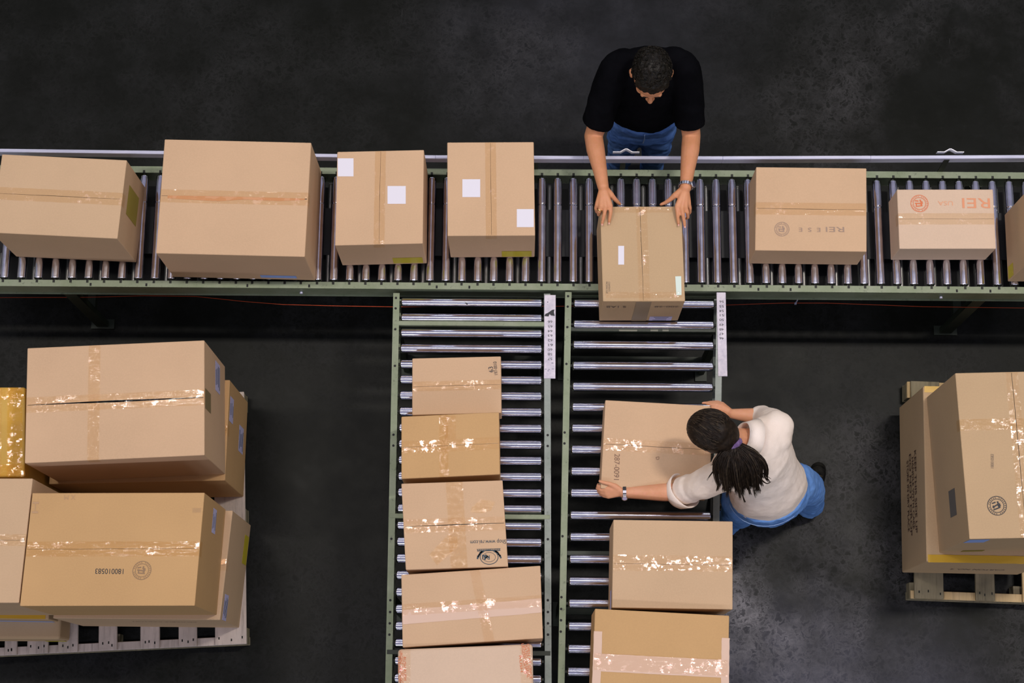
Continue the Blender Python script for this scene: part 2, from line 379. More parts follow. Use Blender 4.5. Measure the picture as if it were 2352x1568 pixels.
def lane(label, L0, L1, R0, R1, rows, xl, xr, holesL, holesR, railmatR, cross, plate, nums):
    root = empty('roller_conveyor', (U(*L0, ZR)+Vector((0, 0, -ZR))), label, 'conveyor', 'roller conveyors')
    lc = lambda p: Vector(p)-root.location
    lp = [U(*L0, ZR), U(*L1, ZR)]; rp = [U(*R0, ZR), U(*R1, ZR)]
    def ext(a, b, y): return a+(b-a)*((y-a.y)/(b.y-a.y))
    ly = ext(lp[0], lp[1], -.35); ry = ext(rp[0], rp[1], -.35)
    up = Vector((0, 0, -.001))
    bm = bmesh.new(); channel(bm, lc(ly+up), lc(lp[0]+up), 1, fw=.030); mesh_obj('side_rail', bm, GREEN, root)
    rt0 = Vector((rp[0].x, rp[0].y, ZR)); 
    bm = bmesh.new(); channel(bm, lc(rt0+up+Vector((.030, 0, 0))), lc(ry+up+Vector((.030, 0, 0))), 1, fw=.030); mesh_obj('side_rail', bm, railmatR, root)
    n = 0
    for py in rows:
        y = U((xl(py)+xr(py))/2, py, ZR-.003).y
        x0 = U(xl(py), py, ZR-.01).x; x1 = U(xr(py), py, ZR-.01).x
        Lr = x1-x0; me = roller_mesh('roller', Lr, RR, stub=.012)
        put('roller', me, root, lc(((x0+x1)/2, y, ZR-RR)), (0, 0, -PI/2))
    for x, y in holesL+holesR:
        p = lc(U(x, y, ZR-.001)); bm = bmesh.new(); cyl(bm, p-Vector((0, 0, .001)), p+Vector((0, 0, .0008)), .0058, 12); mesh_obj('bolt_hole', bm, DARK, root)
    for py, z, m in cross:
        y = U(1200, py, z).y
        bm = bmesh.new(); a = ext(lp[0], lp[1], y); b = ext(rp[0], rp[1], y)
        beam(bm, lc((a.x+.004, y, z)), lc((b.x+.026, y, z)), .022, .05, bev=.002); mesh_obj('cross_member', bm, m, root)
    for y in (1.88, .62, -.2):
        for q in (0, 1):
            a = ext(lp[0], lp[1], y).x+.016 if q == 0 else ext(rp[0], rp[1], y).x+.014
            bm = bmesh.new(); bx(bm, lc((a, y, .365)), (.03, .05, .73)); bx(bm, lc((a, y, .008)), (.06, .12, .012)); mesh_obj('support_leg', bm, DGREEN, root)
        bm = bmesh.new(); bx(bm, lc(((ext(lp[0], lp[1], y).x+ext(rp[0], rp[1], y).x)/2+.015, y, .22)), (.69, .035, .035)); mesh_obj('cross_member', bm, DGREEN, root)
    # number strip
    x0, y0, x1, y1 = plate; zt = ZR+.003
    a = U(x0, y0, zt); b = U(x1, y1, zt)
    bm = bmesh.new(); bx(bm, lc(((a.x+b.x)/2, (a.y+b.y)/2, zt-.0015)), (b.x-a.x, a.y-b.y, .003), bev=.0012)
    pl = mesh_obj('number_strip', bm, PLATE, root, label='white strip printed with shelf numbers')
    Mr = Matrix.Rotation(PI, 4, 'Z')
    for k, (px, py, tx) in enumerate(nums):
        p = lc(U(px, py, zt+.0006)); text_obj('printed_number', tx, .0165, INK, pl, Matrix.Translation(p) @ Mr @ Matrix.Rotation(0, 4, 'Z'), .021)
    return root, lc, pl
n1 = [(1263.5, 639.5+v/4.9, t) for v, t in zip((485, 537, 590, 640, 692, 745, 798, 850, 903), ('66', '65', '64', '63', '62', '61', '60', '58', '57'))]
rows1 = [692.7, 728.8, 763.5, 799.2, 835.5, 871, 907.5, 944.4, 982, 1019, 1056, 1093, 1130.5, 1167.6, 1205.8, 1244, 1282.3, 1321, 1360, 1398.8, 1438, 1477.5, 1517.3, 1558, 1598, 1639, 1680, 1721, 1762]
lane1, lc1, pl1 = lane('left-hand gravity roller lane packed with five cartons, leading off the main conveyor', (903.3, 672.6), (884.7, 1568), (1249.5, 674), (1251.6, 1568), rows1,
    lambda y: 921.5-(y-692)*.0195, lambda y: 1245.5-(y-692)*.0005,
    [(909.5, 684), (908.8, 708), (907.8, 756), (907, 840), (903.8, 998), (903.5, 1023), (899, 1237), (896.5, 1378), (896, 1405), (895.3, 1431), (894.5, 1457)],
    [(1258, 999), (1258, 1024), (1258.3, 1238), (1258.3, 1378), (1258.5, 1405), (1258.6, 1431), (1258.6, 1457)], GREYP,
    ((746.5, .825, GREEN), (1188, .825, GREEN), (1500, .825, DGREEN)), (1250.3, 677, 1275.8, 869), n1)
n2 = [(1657.5, 640+v/4.9, t) for v, t in zip((255, 308, 360, 408, 460, 515, 568, 618, 668), ('56', '55', '54', '51', '50', '49', '48', '47', '46'))]
rows2 = [696, 744, 791, 839, 887, 934.5, 983, 1032, 1082, 1132, 1183, 1233, 1284, 1335, 1386, 1438.5, 1490.5, 1543, 1596, 1650, 1704]
lane2, lc2, pl2 = lane('right-hand gravity roller lane where the woman works, with wider roller spacing', (1298.4, 670), (1281.5, 1568), (1646.5, 672), (1634, 1400), rows2,
    lambda y: 1317.5-(y-696)*.0175, lambda y: 1641-(y-696)*.0145,
    [(1304.8, 680), (1304, 704), (1303, 751), (1301, 835.5), (1297, 993), (1296.5, 1018), (1292, 1231), (1289.5, 1371), (1289, 1398), (1288.6, 1424), (1288, 1450)],
    [], GREYP, ((757, .81, DGREEN), (1270, .81, DGREEN)), (1645.8, 671, 1670.8, 864), n2)
# torn black sticker and pen marks on the first strip
bm = bmesh.new(); zt = ZR+.0036
pp = [lc1(U(860+x/4.9, 640+y/4.9, zt)) for x, y in ((1912, 420), (1925, 395), (1950, 385), (2000, 350), (2025, 345), (2020, 378), (2030, 418), (1985, 412), (1972, 395), (1960, 425))]
bm.faces.new([bm.verts.new(p) for p in pp]); bmesh.ops.recalc_face_normals(bm, faces=bm.faces[:])
for f in bm.faces:
    if f.normal.z < 0: f.normal_flip()
bmesh.ops.triangulate(bm, faces=bm.faces[:]); mesh_obj('torn_sticker', bm, INK, pl1)
PEN = plain('pen_ink', rgb(90, 90, 120), .6)
for x, y, a, b in ((1928, 1018, 22, 4), (1965, 1020, 20, 4), (2010, 1014, 26, 5), (1955, 1036, 8, 10), (1950, 262, 12, 10), (2003, 948, 22, 6)):
    bm = bmesh.new(); bx(bm, lc1(U(860+x/4.9, 640+y/4.9, zt)), (a/4.9/485, b/4.9/485, .0005)); mesh_obj('pen_mark', bm, PEN, pl1)
bm = bmesh.new()
p = lc1(U(860+1035/4.9, 640+280/4.9, ZR)); 
bx(bm, p+Vector((0, 0, .0005)), (.014, .006, .001), Matrix.Rotation(-.6, 3, 'Z')); mesh_obj('black_scrap', bm, INK, lane1, label='small black scrap stuck on the first roller')
# paper scraps on the lower cross member of lane 2
GPAP = plain('grey_paper', rgb(120, 120, 108), .7)
for x0, x1 in ((890, 1095), (1245, 1330), (1380, 1450)):
    bm = bmesh.new(); a = lc2(U(1240+x0/4.9, 640+582/4.9, .836)); b = lc2(U(1240+x1/4.9, 640+582/4.9, .836)); bx(bm, (a+b)/2, (b.x-a.x, .008, .001)); mesh_obj('paper_scrap', bm, GPAP, lane2)

# pull cord and its hanging clip
zc = .60
bm = bmesh.new()
cp = [(-80, 684), (20, 683), (200, 682.5), (330, 679), (450, 680.5), (560, 692), (650, 699), (760, 702), (905, 704.5), (1100, 703), (1300, 703), (1500, 702.5), (1640, 701.5), (1700, 699), (1800, 695.6), (1900, 695.7), (2020, 700), (2120, 704), (2352, 707), (2450, 707)]
tube(bm, [U(x, y, zc) for x, y in cp], .0016, 6)
tagset(mesh_obj('pull_cord', bm, ORANGE), 'thin orange-red cord strung along the front of the main conveyor, past the lane heads', 'cord')
bm = bmesh.new(); a = U(1833, 679, .66); b = U(1827, 697, zc); tube(bm, [a, (a+b)/2+Vector((.004, 0, 0)), b], .0035, 8); bx(bm, b, (.010, .008, .014)); bx(bm, a, (.008, .008, .012))
tagset(mesh_obj('cord_clip', bm, ALU), 'small metal clip holding the orange cord under the main conveyor, right of the lanes', 'clip')

# ------------------------------------------------------------------ cartons
ALLC = []
class Carton:
    def __init__(s, label, quad, zt, zb, mat='tan', seam='x', gap=(.001, .002, .001), tape=(.055,), tapemat=TAPE, bev=.004, name='cardboard_box', so=0.0, group=None, ends=.05):
        P = [U(x, y, zt) for x, y in quad]                         # TL TR BR BL
        c = sum(P, Vector())/4; ex = ((P[1]-P[0])+(P[2]-P[3]))/2; ey = ((P[0]-P[3])+(P[1]-P[2]))/2
        yaw = math.atan2(ex.y, ex.x); exn = ex.normalized(); eyn = Vector((-exn.y, exn.x, 0))
        s.L, s.D, s.H = ex.length, ey.dot(eyn), zt-zb; s.zt = zt; s.k = ey.dot(exn)/ey.dot(eyn); ALLC.append(s)   # cartons rack a little out of square
        s.root = empty(name, (c.x, c.y, zb), label, 'box', group, yaw)
        s.Mi = (Matrix.Translation((c.x, c.y, zb)) @ Matrix.Rotation(yaw, 4, 'Z')).inverted()
        s.yaw = yaw; L_, D, H = s.L, s.D, s.H
        bm = bmesh.new(); bx(bm, (0, 0, H/2), (L_, D, H), bev=bev, seg=3)
        top = [f for f in bm.faces if f.normal.z > .99 and len(f.verts) == 4 and f.calc_area() > .3*L_*D]
        bm.normal_update(); top = [f for f in bm.faces if f.normal.z > .99 and f.calc_area() > .3*L_*D]
        if seam and top:
            bmesh.ops.delete(bm, geom=top, context='FACES_ONLY')
            a, b = (L_/2-bev, D/2-bev) if seam == 'x' else (D/2-bev, L_/2-bev)
            q = (lambda u, v, z: Vector((u, v+so, z))) if seam == 'x' else (lambda u, v, z: Vector((-v+so, u, z)))
            N = lambda u, v, z=H: bm.verts.new(q(u, v, z))
            qq = (lambda u, v, z=H: bm.verts.new(Vector((u, v, z)))) if seam == 'x' else (lambda u, v, z=H: bm.verts.new(Vector((-v, u, z))))
            g0, g1, g2 = [g/2 for g in gap]; dep = .03; i = .0015
            us = [-a+i, -a*.45, 0, a*.45, a-i]; gs = [g0, (g0+g1)/2, g1, (g1+g2)/2, g2]
            wob = [random.uniform(-.0008, .0008) for _ in us]
            for sg in (1, -1):
                ring = [N(u, sg*g+w_) for u, g, w_ in zip(us, gs, wob)]
                low = [N(u, sg*g+w_, H-dep) for u, g, w_ in zip(us, gs, wob)]
                f = bm.faces.new([N(-a, 0)]+ring+[N(a, 0), qq(a, sg*b), qq(-a, sg*b)])
                for k in range(4):
                    g = bm.faces.new((ring[k], ring[k+1], low[k+1], low[k])); g.material_index = 1
            f = bm.faces.new([N(us[0], 0, H-dep+.001), N(us[-1], 0, H-dep+.001), N(us[-1], .01, H-dep+.001), N(us[0], .01, H-dep+.001)]); f.material_index = 1
            f = bm.faces.new([N(us[0], 0, H-dep+.001), N(us[-1], 0, H-dep+.001), N(us[-1], -.01, H-dep+.001), N(us[0], -.01, H-dep+.001)]); f.material_index = 1
            bm.normal_update()
            for f in bm.faces:
                if abs(f.normal.z) > .99 and f.calc_center_median().z > H-.05 and f.normal.z < 0: f.normal_flip()
        s.body = mesh_obj('carton', bm, [cardboard(mat), DARK], s.root)
        if tape and seam:
            for k, wd in enumerate(tape): s.strip(seam, so, wd, tapemat, ends)
    def strip(s, axis, off, wd, mat=TAPE, ends=.05, lift=.0006, wob=.0012, u0=None, u1=None, name='packing_tape', skew=0.0, label=None):
        """tape band over the top along axis, folded down the ends"""
        half = (s.L if axis == 'x' else s.D)/2; H = s.H; e = lift
        a0 = -half if u0 is None else u0; a1 = half if u1 is None else u1
        path = []
        if ends and u0 is None: path += [(-half-e, H-ends), (-half-e, H-ends*.4), (-half-e, H-.004), (-half+.003, H+e)]
        n = 22; path += [(a0+.006+(a1-a0-.012)*i/n, H+e) for i in range(n+1)]
        if ends and u1 is None: path += [(half-.003, H+e), (half+e, H-.004), (half+e, H-ends*.4), (half+e, H-ends)]
        bm = bmesh.new(); rows = []
        for u, z in path:
            o = off+skew*u/half+random.uniform(-wob, wob)*.6; r = []
            for j in range(5):
                v = o+(j/4-.5)*wd; dz = random.uniform(0, .0012) if z > H else 0
                p = (u, v, z+dz) if axis == 'x' else (-v, u, z+dz)
                r.append(bm.verts.new(p))
            rows.append(r)
        for p, q in zip(rows, rows[1:]):
            for j in range(4):
                f = bm.faces.new((p[j], q[j], q[j+1], p[j+1])); f.smooth = True
        return mesh_obj(name, bm, mat, s.root, label=label)
    def loc(s, px, py, dz=.0015):
        p = s.Mi @ U(px, py, s.zt+dz); p.x -= s.k*p.y; return p
    def rack(s):
        if s.D < 1e-6: return
        def go(o):
            for c in o.children:
                if (c.matrix_local-Matrix()).median_scale < 1e9 and all(abs(c.matrix_local[i][j]-(1.0 if i == j else 0.0)) < 1e-6 for i in range(4) for j in range(4)):
                    for v in c.data.vertices: v.co.x += s.k*v.co.y
                    go(c)
                else:
                    if abs(c.matrix_local[0][2]) > .7: c.rotation_euler.z -= math.atan(s.k)      # print on an end face turns with it
                    c.location.x += s.k*c.location.y
        go(s.root)
    def toppatch(s, pxs, mat, name, dz=.0008, label=None):
        """flat paper patch on the top with the outline given in the photo"""
        bm = bmesh.new(); P = [s.loc(x, y, dz) for x, y in pxs]
        for p in P: p.z = s.H+dz
        f = bm.faces.new([bm.verts.new(p) for p in P]); bm.normal_update()
        if f.normal.z < 0: f.normal_flip()
        r = bmesh.ops.extrude_face_region(bm, geom=[f]); 
        for v in [v for v in r['geom'] if isinstance(v, bmesh.types.BMVert)]: v.co.z += .0003
        bmesh.ops.recalc_face_normals(bm, faces=bm.faces[:])
        return mesh_obj(name, bm, mat, s.root, label=label)
    def toptext(s, px, py, txt, size, ang, mat, name='printed_text', width=None, dz=.0012):
        p = s.loc(px, py); p.z = s.H+dz
        return text_obj(name, txt, size, mat, s.root, Matrix.Translation(p) @ Matrix.Rotation(math.radians(ang)-s.yaw, 4, 'Z'), width)
    def face(s, side, u, z, w_, h, mat, name='shipping_label', label=None, lines=0):
        """patch on a side: u along the face (+x or +y), z height above base, centre"""
        e = .0012
        if side == 'front': c = (u, -s.D/2-e, z); d = (w_, .0006, h)
        elif side == 'back': c = (u, s.D/2+e, z); d = (w_, .0006, h)
        elif side == 'right': c = (s.L/2+e, u, z); d = (.0006, w_, h)
        else: c = (-s.L/2-e, u, z); d = (.0006, w_, h)
        bm = bmesh.new(); bx(bm, c, d); o = mesh_obj(name, bm, mat, s.root, label=label)
        if lines:
            bm = bmesh.new()
            for k in range(lines):
                zz = z+h*(.36-.72*k/max(1, lines-1)); ww = w_*random.uniform(.45, .8); uu = u+random.uniform(-.05, .05)*w_
                off = e+.0006
                if side == 'front': bx(bm, (uu, -s.D/2-off, zz), (ww, .0004, h*.09))
                elif side == 'right': bx(bm, (s.L/2+off, uu, zz), (.0004, ww, h*.09))
                else: bx(bm, (-s.L/2-off, uu, zz), (.0004, ww, h*.09))
            mesh_obj('printed_lines', bm, NAVY, o)
        return o
    def seal(s, px, py, r, mat, name='printed_seal', bars=True, rot=0.0):
        p = s.loc(px, py); bm = bmesh.new(); z = s.H+.001
        def ring(r0, r1, n=36):
            A = [bm.verts.new((p.x+r0*math.cos(2*PI*k/n), p.y+r0*math.sin(2*PI*k/n), z)) for k in range(n)]
            B = [bm.verts.new((p.x+r1*math.cos(2*PI*k/n), p.y+r1*math.sin(2*PI*k/n), z)) for k in range(n)]
            for k in range(n): bm.faces.new((A[k], A[(k+1) % n], B[(k+1) % n], B[k]))
        ring(r*.93, r); ring(r*.66, r*.72)
        for k in range(26):
            if k % 7 == 6: continue
            t = 2*PI*k/26; rr = r*.83; bx(bm, (p.x+rr*math.cos(t), p.y+rr*math.sin(t), z), (r*.06, r*.14, .0003), Matrix.Rotation(t+PI/2+.3*(k % 3), 3, 'Z'))
        if bars:
            for dx, dy, a, b in ((-.3, .30, .4, .12), (.12, .3, .16, .3), (-.15, 0, .7, .13), (.2, -.05, .2, .35), (-.05, -.3, .75, .12), (.3, .1, .12, .3), (-.35, -.12, .12, .3)):
                bx(bm, (p.x+dx*r, p.y+dy*r, z+.0002*a), (a*r, b*r, .0003), Matrix.Rotation(rot+random.uniform(-.2, .2), 3, 'Z'))
        bmesh.ops.recalc_face_normals(bm, faces=bm.faces[:])
        return mesh_obj(name, bm, mat, s.root)
    def scribble(s, pts, r, mat, name='handwriting'):
        bm = bmesh.new()
        for ln_ in pts:
            P = [s.loc(x, y) for x, y in ln_]
            for q in P: q.z = s.H+.0006
            for a, b in zip(P, P[1:]): beam(bm, a, b+(b-a).normalized()*r*.5, r, .0005)
        return mesh_obj(name, bm, mat, s.root)

G1 = 'cartons travelling on the main conveyor'; G2 = 'cartons queued on the left lane'; G3 = 'cartons on the right lane'; G4 = 'cartons on the left pallet'; G5 = 'cartons on the right pallet'
ZB = ZR
b1 = Carton('box at the far left of the main conveyor, faded yellow label on its side', [(4, 354), (292, 367.5), (269, 548), (-20, 534)], 1.245, ZB, 'tan', gap=(.001, .002, .001), tape=(.06,), group=G1)
b1.face('right', .03, .20, .14, .20, plain('faded_yellow_label', rgb(150, 136, 52), .7), label='yellow label')
b2 = Carton('largest box on the main conveyor, tan with orange-stained seam and light blue label', [(379, 319), (714, 328), (701, 589), (357, 582)], 1.255, ZB, 'rose', gap=(.001, .004, .003), tape=(.062,), group=G1, so=.0)
b2.face('front', .17, .055, .17, .04, LBLUE, label='light blue label')
b2.toppatch([(385, 449), (470, 450), (560, 452), (700, 456), (700, 459), (640, 461.5), (560, 458), (500, 462), (385, 455)], plain('orange_stain', rgb(206, 150, 108), .8), 'printed_stripe')
b3 = Carton('tan box with two white stickers on top, third from the left on the main conveyor', [(775.5, 348.5), (973, 343.8), (972, 559), (768.5, 563.5)], 1.185, ZB, 'rose', seam='y', gap=(.001, .0015, .001), tape=(.05,), group=G1)
b3.toppatch([(775.5, 363.5), (812, 363.5), (812, 405), (776, 405)], WHITE, 'white_sticker'); b3.toppatch([(890, 427), (932, 427), (932, 468), (890, 468)], WHITE, 'white_sticker')
b3.face('front', .115, .065, .14, .09, YELP, 'label', 'yellow label')
b4 = Carton('tan box with two white stickers, just left of the man on the main conveyor', [(1027, 327), (1226, 325.5), (1229, 541), (1028, 541.5)], 1.205, ZB, 'rose', seam='y', gap=(.001, .0015, .001), tape=(.05,), group=G1)
b4.toppatch([(1062, 411.5), (1103, 411.5), (1103, 452.5), (1062, 452.5)], WHITE, 'white_sticker'); b4.toppatch([(1187, 480), (1226, 480), (1226, 521.5), (1187, 521.5)], WHITE, 'white_sticker')
b4.face('front', .115, .06, .14, .09, YELP, 'label', 'yellow label')
mb = Carton('box the man in black pulls off the main conveyor', [(1378, 474), (1565, 474), (1573.5, 691), (1385, 692)], 1.215, ZB, 'kraft', seam='y', gap=(.001, .002, .0015), tape=(.05,), tapemat=TAPEG, group=G1, so=-.003)
mb.toppatch([(1420, 564.5), (1433.5, 564.5), (1433.5, 607.5), (1420, 607.5)], WHITE, 'white_sticker')
mb.toppatch([(1551, 634.5), (1564.5, 634), (1565.5, 677.5), (1553.5, 678)], plain('mint_sticker', rgb(214, 228, 218), .6), 'white_sticker')
mb.strip('x', -.195, .028, TAPEG, u0=-.18, u1=.18, ends=0); mb.strip('x', .205, .022, TAPEG, u0=-.15, u1=.15, ends=0)
mb.face('front', .10, .045, .105, .075, LILAC, lines=3, label='lilac shipping label'); mb.face('front', 0, .18, .07, .36, plain('brown_tape', rgb(150, 128, 96), .4), 'packing_tape')
text_obj('handwriting', 'S 1AB', .045, GINK, mb.root, Matrix.Translation((-.12, -mb.D/2-.002, .27)) @ Matrix.Rotation(PI/2, 4, 'X') @ Matrix.Rotation(PI, 4, 'Z'), .09)
text_obj('handwriting', '200-28', .035, GINK, mb.root, Matrix.Translation((.11, -mb.D/2-.002, .27)) @ Matrix.Rotation(PI/2, 4, 'X') @ Matrix.Rotation(PI, 4, 'Z'), .11)
mb.toptext(1393.5, 660, 'PACKING SLIP', .012, -90, GINK, width=.055); mb.toptext(1399, 658, 'CONTENTS', .012, -90, GINK, width=.045)
b5 = Carton('tan box with grey logo print, right of the man on the main conveyor', [(1736, 383), (1991, 386.5), (1990, 577.5), (1735, 575)], 1.075, ZB, 'rose', gap=(.0012, .002, .001), tape=(.06,), group=G1)
b5.seal(1796, 526, .035, SMEAR); b5.toptext(1860, 527, 'E  S  E', .028, 180, SMEAR, width=.10); b5.toptext(1918, 526, 'REI', .035, 180, SMEAR, width=.085)
b6 = Carton('small pale box with orange print, rightmost whole box on the main conveyor', [(2062, 435), (2279, 434.5), (2290, 571), (2064, 571)], 1.04, ZB, 'pale', gap=(.001, .001, .001), tape=(.055,), group=G1)
b6.seal(2112, 467, .042, OINK); b6.toptext(2172, 466, 'USA', .03, 180, plain('pale_orange_ink', rgb(226, 164, 128), .8), width=.07); b6.toptext(2242, 465, 'REI', .07, 180, plain('pale_orange_ink2', rgb(222, 150, 112), .8), width=.13)
b7 = Carton('box entering at the far right edge of the main conveyor, mostly out of the picture', [(2358, 440), (2570, 440), (2585, 600), (2362, 600)], 1.2, ZB, 'tan', group=G1)
b7.face('left', -.13, .06, .06, .08, YELP, label='yellow label')

l1 = Carton('first box down the left lane, low and pale with pen writing in its corner', [(947.2, 823.7), (1150.2, 817), (1152, 949), (946.3, 952)], 1.0, ZB, 'rose', gap=(.001, .0015, .001), tape=(.045,), group=G2, so=.0)
l1.toptext(1138.5, 846, '197-0010', .022, 96, INK, 'handwriting', .062); l1.toptext(1128, 848, '63', .030, 100, INK, 'handwriting')
l2 = Carton('second box down the left lane, orange-brown with crinkled shiny tape', [(921.3, 957), (1146.8, 945.5), (1147.8, 1089.6), (922.5, 1098.6)], 1.105, ZB, 'orange', gap=(.001, .001, .001), tape=(.055,), tapemat=TAPEG, group=G2)
l2.strip('y', .03, .04, TAPE); l2.strip('y', -.0, .05, TAPEG, u0=.02, u1=l2.D/2, ends=0)
l3 = Carton('third box down the left lane, printed with Shop www.rei.com and a crest', [(922.5, 1109), (1153.4, 1103.8), (1168, 1299), (931, 1309.5)], 1.115, ZB, 'rose', gap=(.001, .004, .002), tape=(.06,), tapemat=TAPEG, group=G2)
l3.strip('y', -.01, .075, TAPE)
TAN2 = tape_mat('brown_tape_piece', (.98, .958, .915, 1), .06)
l3.toppatch([(986, 1273), (1028, 1229), (1050, 1233), (1052, 1254), (1004, 1298)], TAN2, 'packing_tape', dz=.002); l3.toppatch([(1084, 1164), (1105, 1146), (1137, 1152), (1128, 1172), (1110, 1178), (1080, 1176)], TAN2, 'packing_tape', dz=.002)
l3.toptext(1121, 1244, 'Shop www.rei.com', .026, 182, NAVY, width=.158)
# crest
p0 = l3.loc(1123.5, 1279); bm = bmesh.new(); n = 40; z = l3.H+.0012
def el(a0, b0, a1, b1, t0=0, t1=2*PI):
    A = []; B = []
    for k in range(n+1):
        t = t0+(t1-t0)*k/n; A.append(bm.verts.new((p0.x+a0*math.cos(t), p0.y+b0*math.sin(t), z))); B.append(bm.verts.new((p0.x+a1*math.cos(t), p0.y+b1*math.sin(t), z)))
    for k in range(n): bm.faces.new((A[k], A[k+1], B[k+1], B[k]))
el(.038, .030, .041, .033, 0, 2*PI)
el(.027, .020, .0285, .0215, 0, 2*PI)
for sx in (-1, 1):
    for k in range(5): bx(bm, (p0.x+sx*(.030+.005*k), p0.y+.022-.007*(k-1)*(1 if k > 1 else .2), z), (.016, .007, .0004), Matrix.Rotation(-sx*(.3+.25*k), 3, 'Z'))
bx(bm, (p0.x, p0.y+.029, z), (.102, .004, .0004)); bx(bm, (p0.x, p0.y+.036, z), (.105, .002, .0004))
for k in range(13): bx(bm, (p0.x-.048+.008*k, p0.y+.0325, z), (.002, .006, .0004))
for a, b, c in ((-.016, .004, .9), (-.010, -.002, -.8), (-.004, .004, .9)): bx(bm, (p0.x+a-.004, p0.y+b, z), (.006, .022, .0005), Matrix.Rotation(c, 3, 'Z'))
bmesh.ops.recalc_face_normals(bm, faces=bm.faces[:]); cr = mesh_obj('printed_crest', bm, NAVY, l3.root)
l3.toptext(1116, 1279, 'REI', .028, 182, NAVY)
l4 = Carton('fourth box down the left lane, wide with pale tape bands and a cross tape', [(922.3, 1318.5), (1240.3, 1299.6), (1248, 1464.3), (923.8, 1487.5)], 1.10, ZB, 'rose', gap=(.001, .0012, .001), tape=(), group=G2, so=.0)
l4.strip('x', 0, .035, plain('pale_tape', rgb(214, 182, 162), .35), off if False else .05, skew=0) if False else None
l4.strip('x', -.022, .062, BANDP, ends=.04, lift=.0004, skew=.006, label='pale pink tape'); l4.strip('x', 0.004, .05, TAPEG, ends=.03, lift=.0012)
l4.strip('y', -.045, .045, TAPEG, skew=.028)
l5 = Carton('pale box at the foot of the left lane, orange print at both ends', [(914.8, 1492), (1222, 1477), (1229, 1690), (913, 1700)], 1.125, ZB, 'pale', seam=None, bev=.014, tape=(), group=G2)
for px, py, t, wd in ((922, 1540, 'URGENT DATED GOODS', .17), (929.5, 1535, 'RUSH RUSH', .10), (917.5, 1545, 'PLEASE OPEN', .14)): l5.toptext(px, py, t, .017, -87, OINK, width=wd)
for px, py, t, wd in ((1203, 1512, 'URGENT DATED', .13), (1209.5, 1518, 'DATED MATERIAL', .14), (1216, 1518, 'OPEN AT ONCE', .15), (1196.5, 1524, 'RUSH', .07)): l5.toptext(px, py, t, .016, -84, OINK, width=wd)
l5.strip('y', -l5.L/2+.03, .05, TAPEG, ends=.03); l5.strip('y', -l5.L/2+.61, .05, TAPEG, ends=.03) if l5.L > .64 else l5.strip('y', l5.L/2-.03, .05, TAPEG, ends=.03)

wb = Carton('open-lane box the woman grips, with a bright glint on its tape and pen number', [(1389.8, 919.3), (1638, 931), (1629, 1136), (1380, 1120)], 1.06, ZB, 'rose', gap=(.0014, .0018, .0012), tape=(.055,), tapemat=TAPEG, group=G3)
wb.toptext(1416, 1073, '287-0091', .034, -92, plain('brown_pen', rgb(128, 98, 80), .8), 'handwriting', .118); wb.toptext(1510, 1052, 'D', .022, -80, plain('brown_pen2', rgb(130, 100, 80), .8), 'handwriting')
r2 = Carton('box below the woman on the right lane, plain with a crumpled shiny tape band', [(1409, 1193), (1682.8, 1197), (1683, 1399.5), (1405.2, 1395.4)], 1.17, ZB, 'tan', gap=(.001, .001, .001), tape=(), group=G3)
r2.strip('x', .004, .068, TAPEG, ends=.03, wob=.003); r2.strip('x', .006, .06, BANDP, ends=.02, lift=.0003) if False else None
r2.face('left', -.17, .22, .12, .10, LILAC, label='lilac label')
r3 = Carton('amber box at the bottom of the right lane with pale tape framing its edges', [(1366.5, 1398.5), (1675, 1412.3), (1671, 1662), (1358, 1643)], 1.21, ZB, 'orange', gap=(.001, .0012, .001), tape=(), group=G3)
r3.strip('x', .0, .075, BANDP, ends=.03, lift=.0003, label='pale pink tape'); r3.strip('x', .004, .07, TAPEG, ends=.03, lift=.0012, wob=.003)
r3.strip('y', r3.L/2-.017, .036, BANDP, lift=.0005, u0=-r3.D/2+.01, u1=r3.D/2-.09, ends=0, label='pale pink tape'); r3.strip('y', -r3.L/2+.014, .034, BANDP, lift=.0005, u0=-r3.D/2+.01, u1=r3.D/2-.09, ends=0, label='pale pink tape')

# ------------------------------------------------------------------ pallets and their loads
def pallet(label, fr, fl, depth, ndeck, wds, zt=.14, woods=None):
    """fr, fl: world front-right / front-left corners; deck boards run front to back"""
    ex = (fr-fl).normalized(); ey = Vector((-ex.y, ex.x, 0)); W = (fr-fl).length
    root = empty('wooden_pallet', (fl.x, fl.y, 0), label, 'pallet', 'wooden pallets', math.atan2(ex.y, ex.x))
    for k, (x0, x1) in enumerate(wds):
        bm = bmesh.new(); bx(bm, ((x0+x1)/2, depth/2, zt-.009), (x1-x0, depth, .018), bev=.002)
        mesh_obj('deck_board', bm, (woods[k % len(woods)] if woods else WOOD), root)
        for xx in (x0+.02, (x0+x1)/2, x1-.02):
            bm = bmesh.new(); bx(bm, (xx+random.uniform(-.006, .006), .03+random.uniform(-.008, .008), zt), (.006, .012, .0014)); mesh_obj('nail', bm, AXLE, root)
    for yy in (.042, depth/2, depth-.042):
        bm = bmesh.new(); bx(bm, (W/2, yy if yy > .1 else .020, zt-.028), (W-.004, .040 if yy < .1 else .085, .018), bev=.002); mesh_obj('cross_board', bm, woods[-1] if woods else WOOD, root)
        for xx in (.05, W/2, W-.05):
            bm = bmesh.new(); bx(bm, (xx, yy, .056), (.095, .08, .076), bev=.002); mesh_obj('block', bm, WOODD, root)
        bm = bmesh.new(); bx(bm, (W/2, yy if yy > .1 else .020, .0095), (W-.004, .040 if yy < .1 else .085, .017), bev=.002); mesh_obj('bottom_board', bm, WOODD, root)
    return root, W
PZ = .14
fr = U(566, 1478, PZ); fl_ = U(-70, 1508, PZ); Wp = (fr-fl_).length
k = 1/ (575.0)                                    # metres per photo pixel along the front edge
def bp(px): return (px+70)/636*Wp
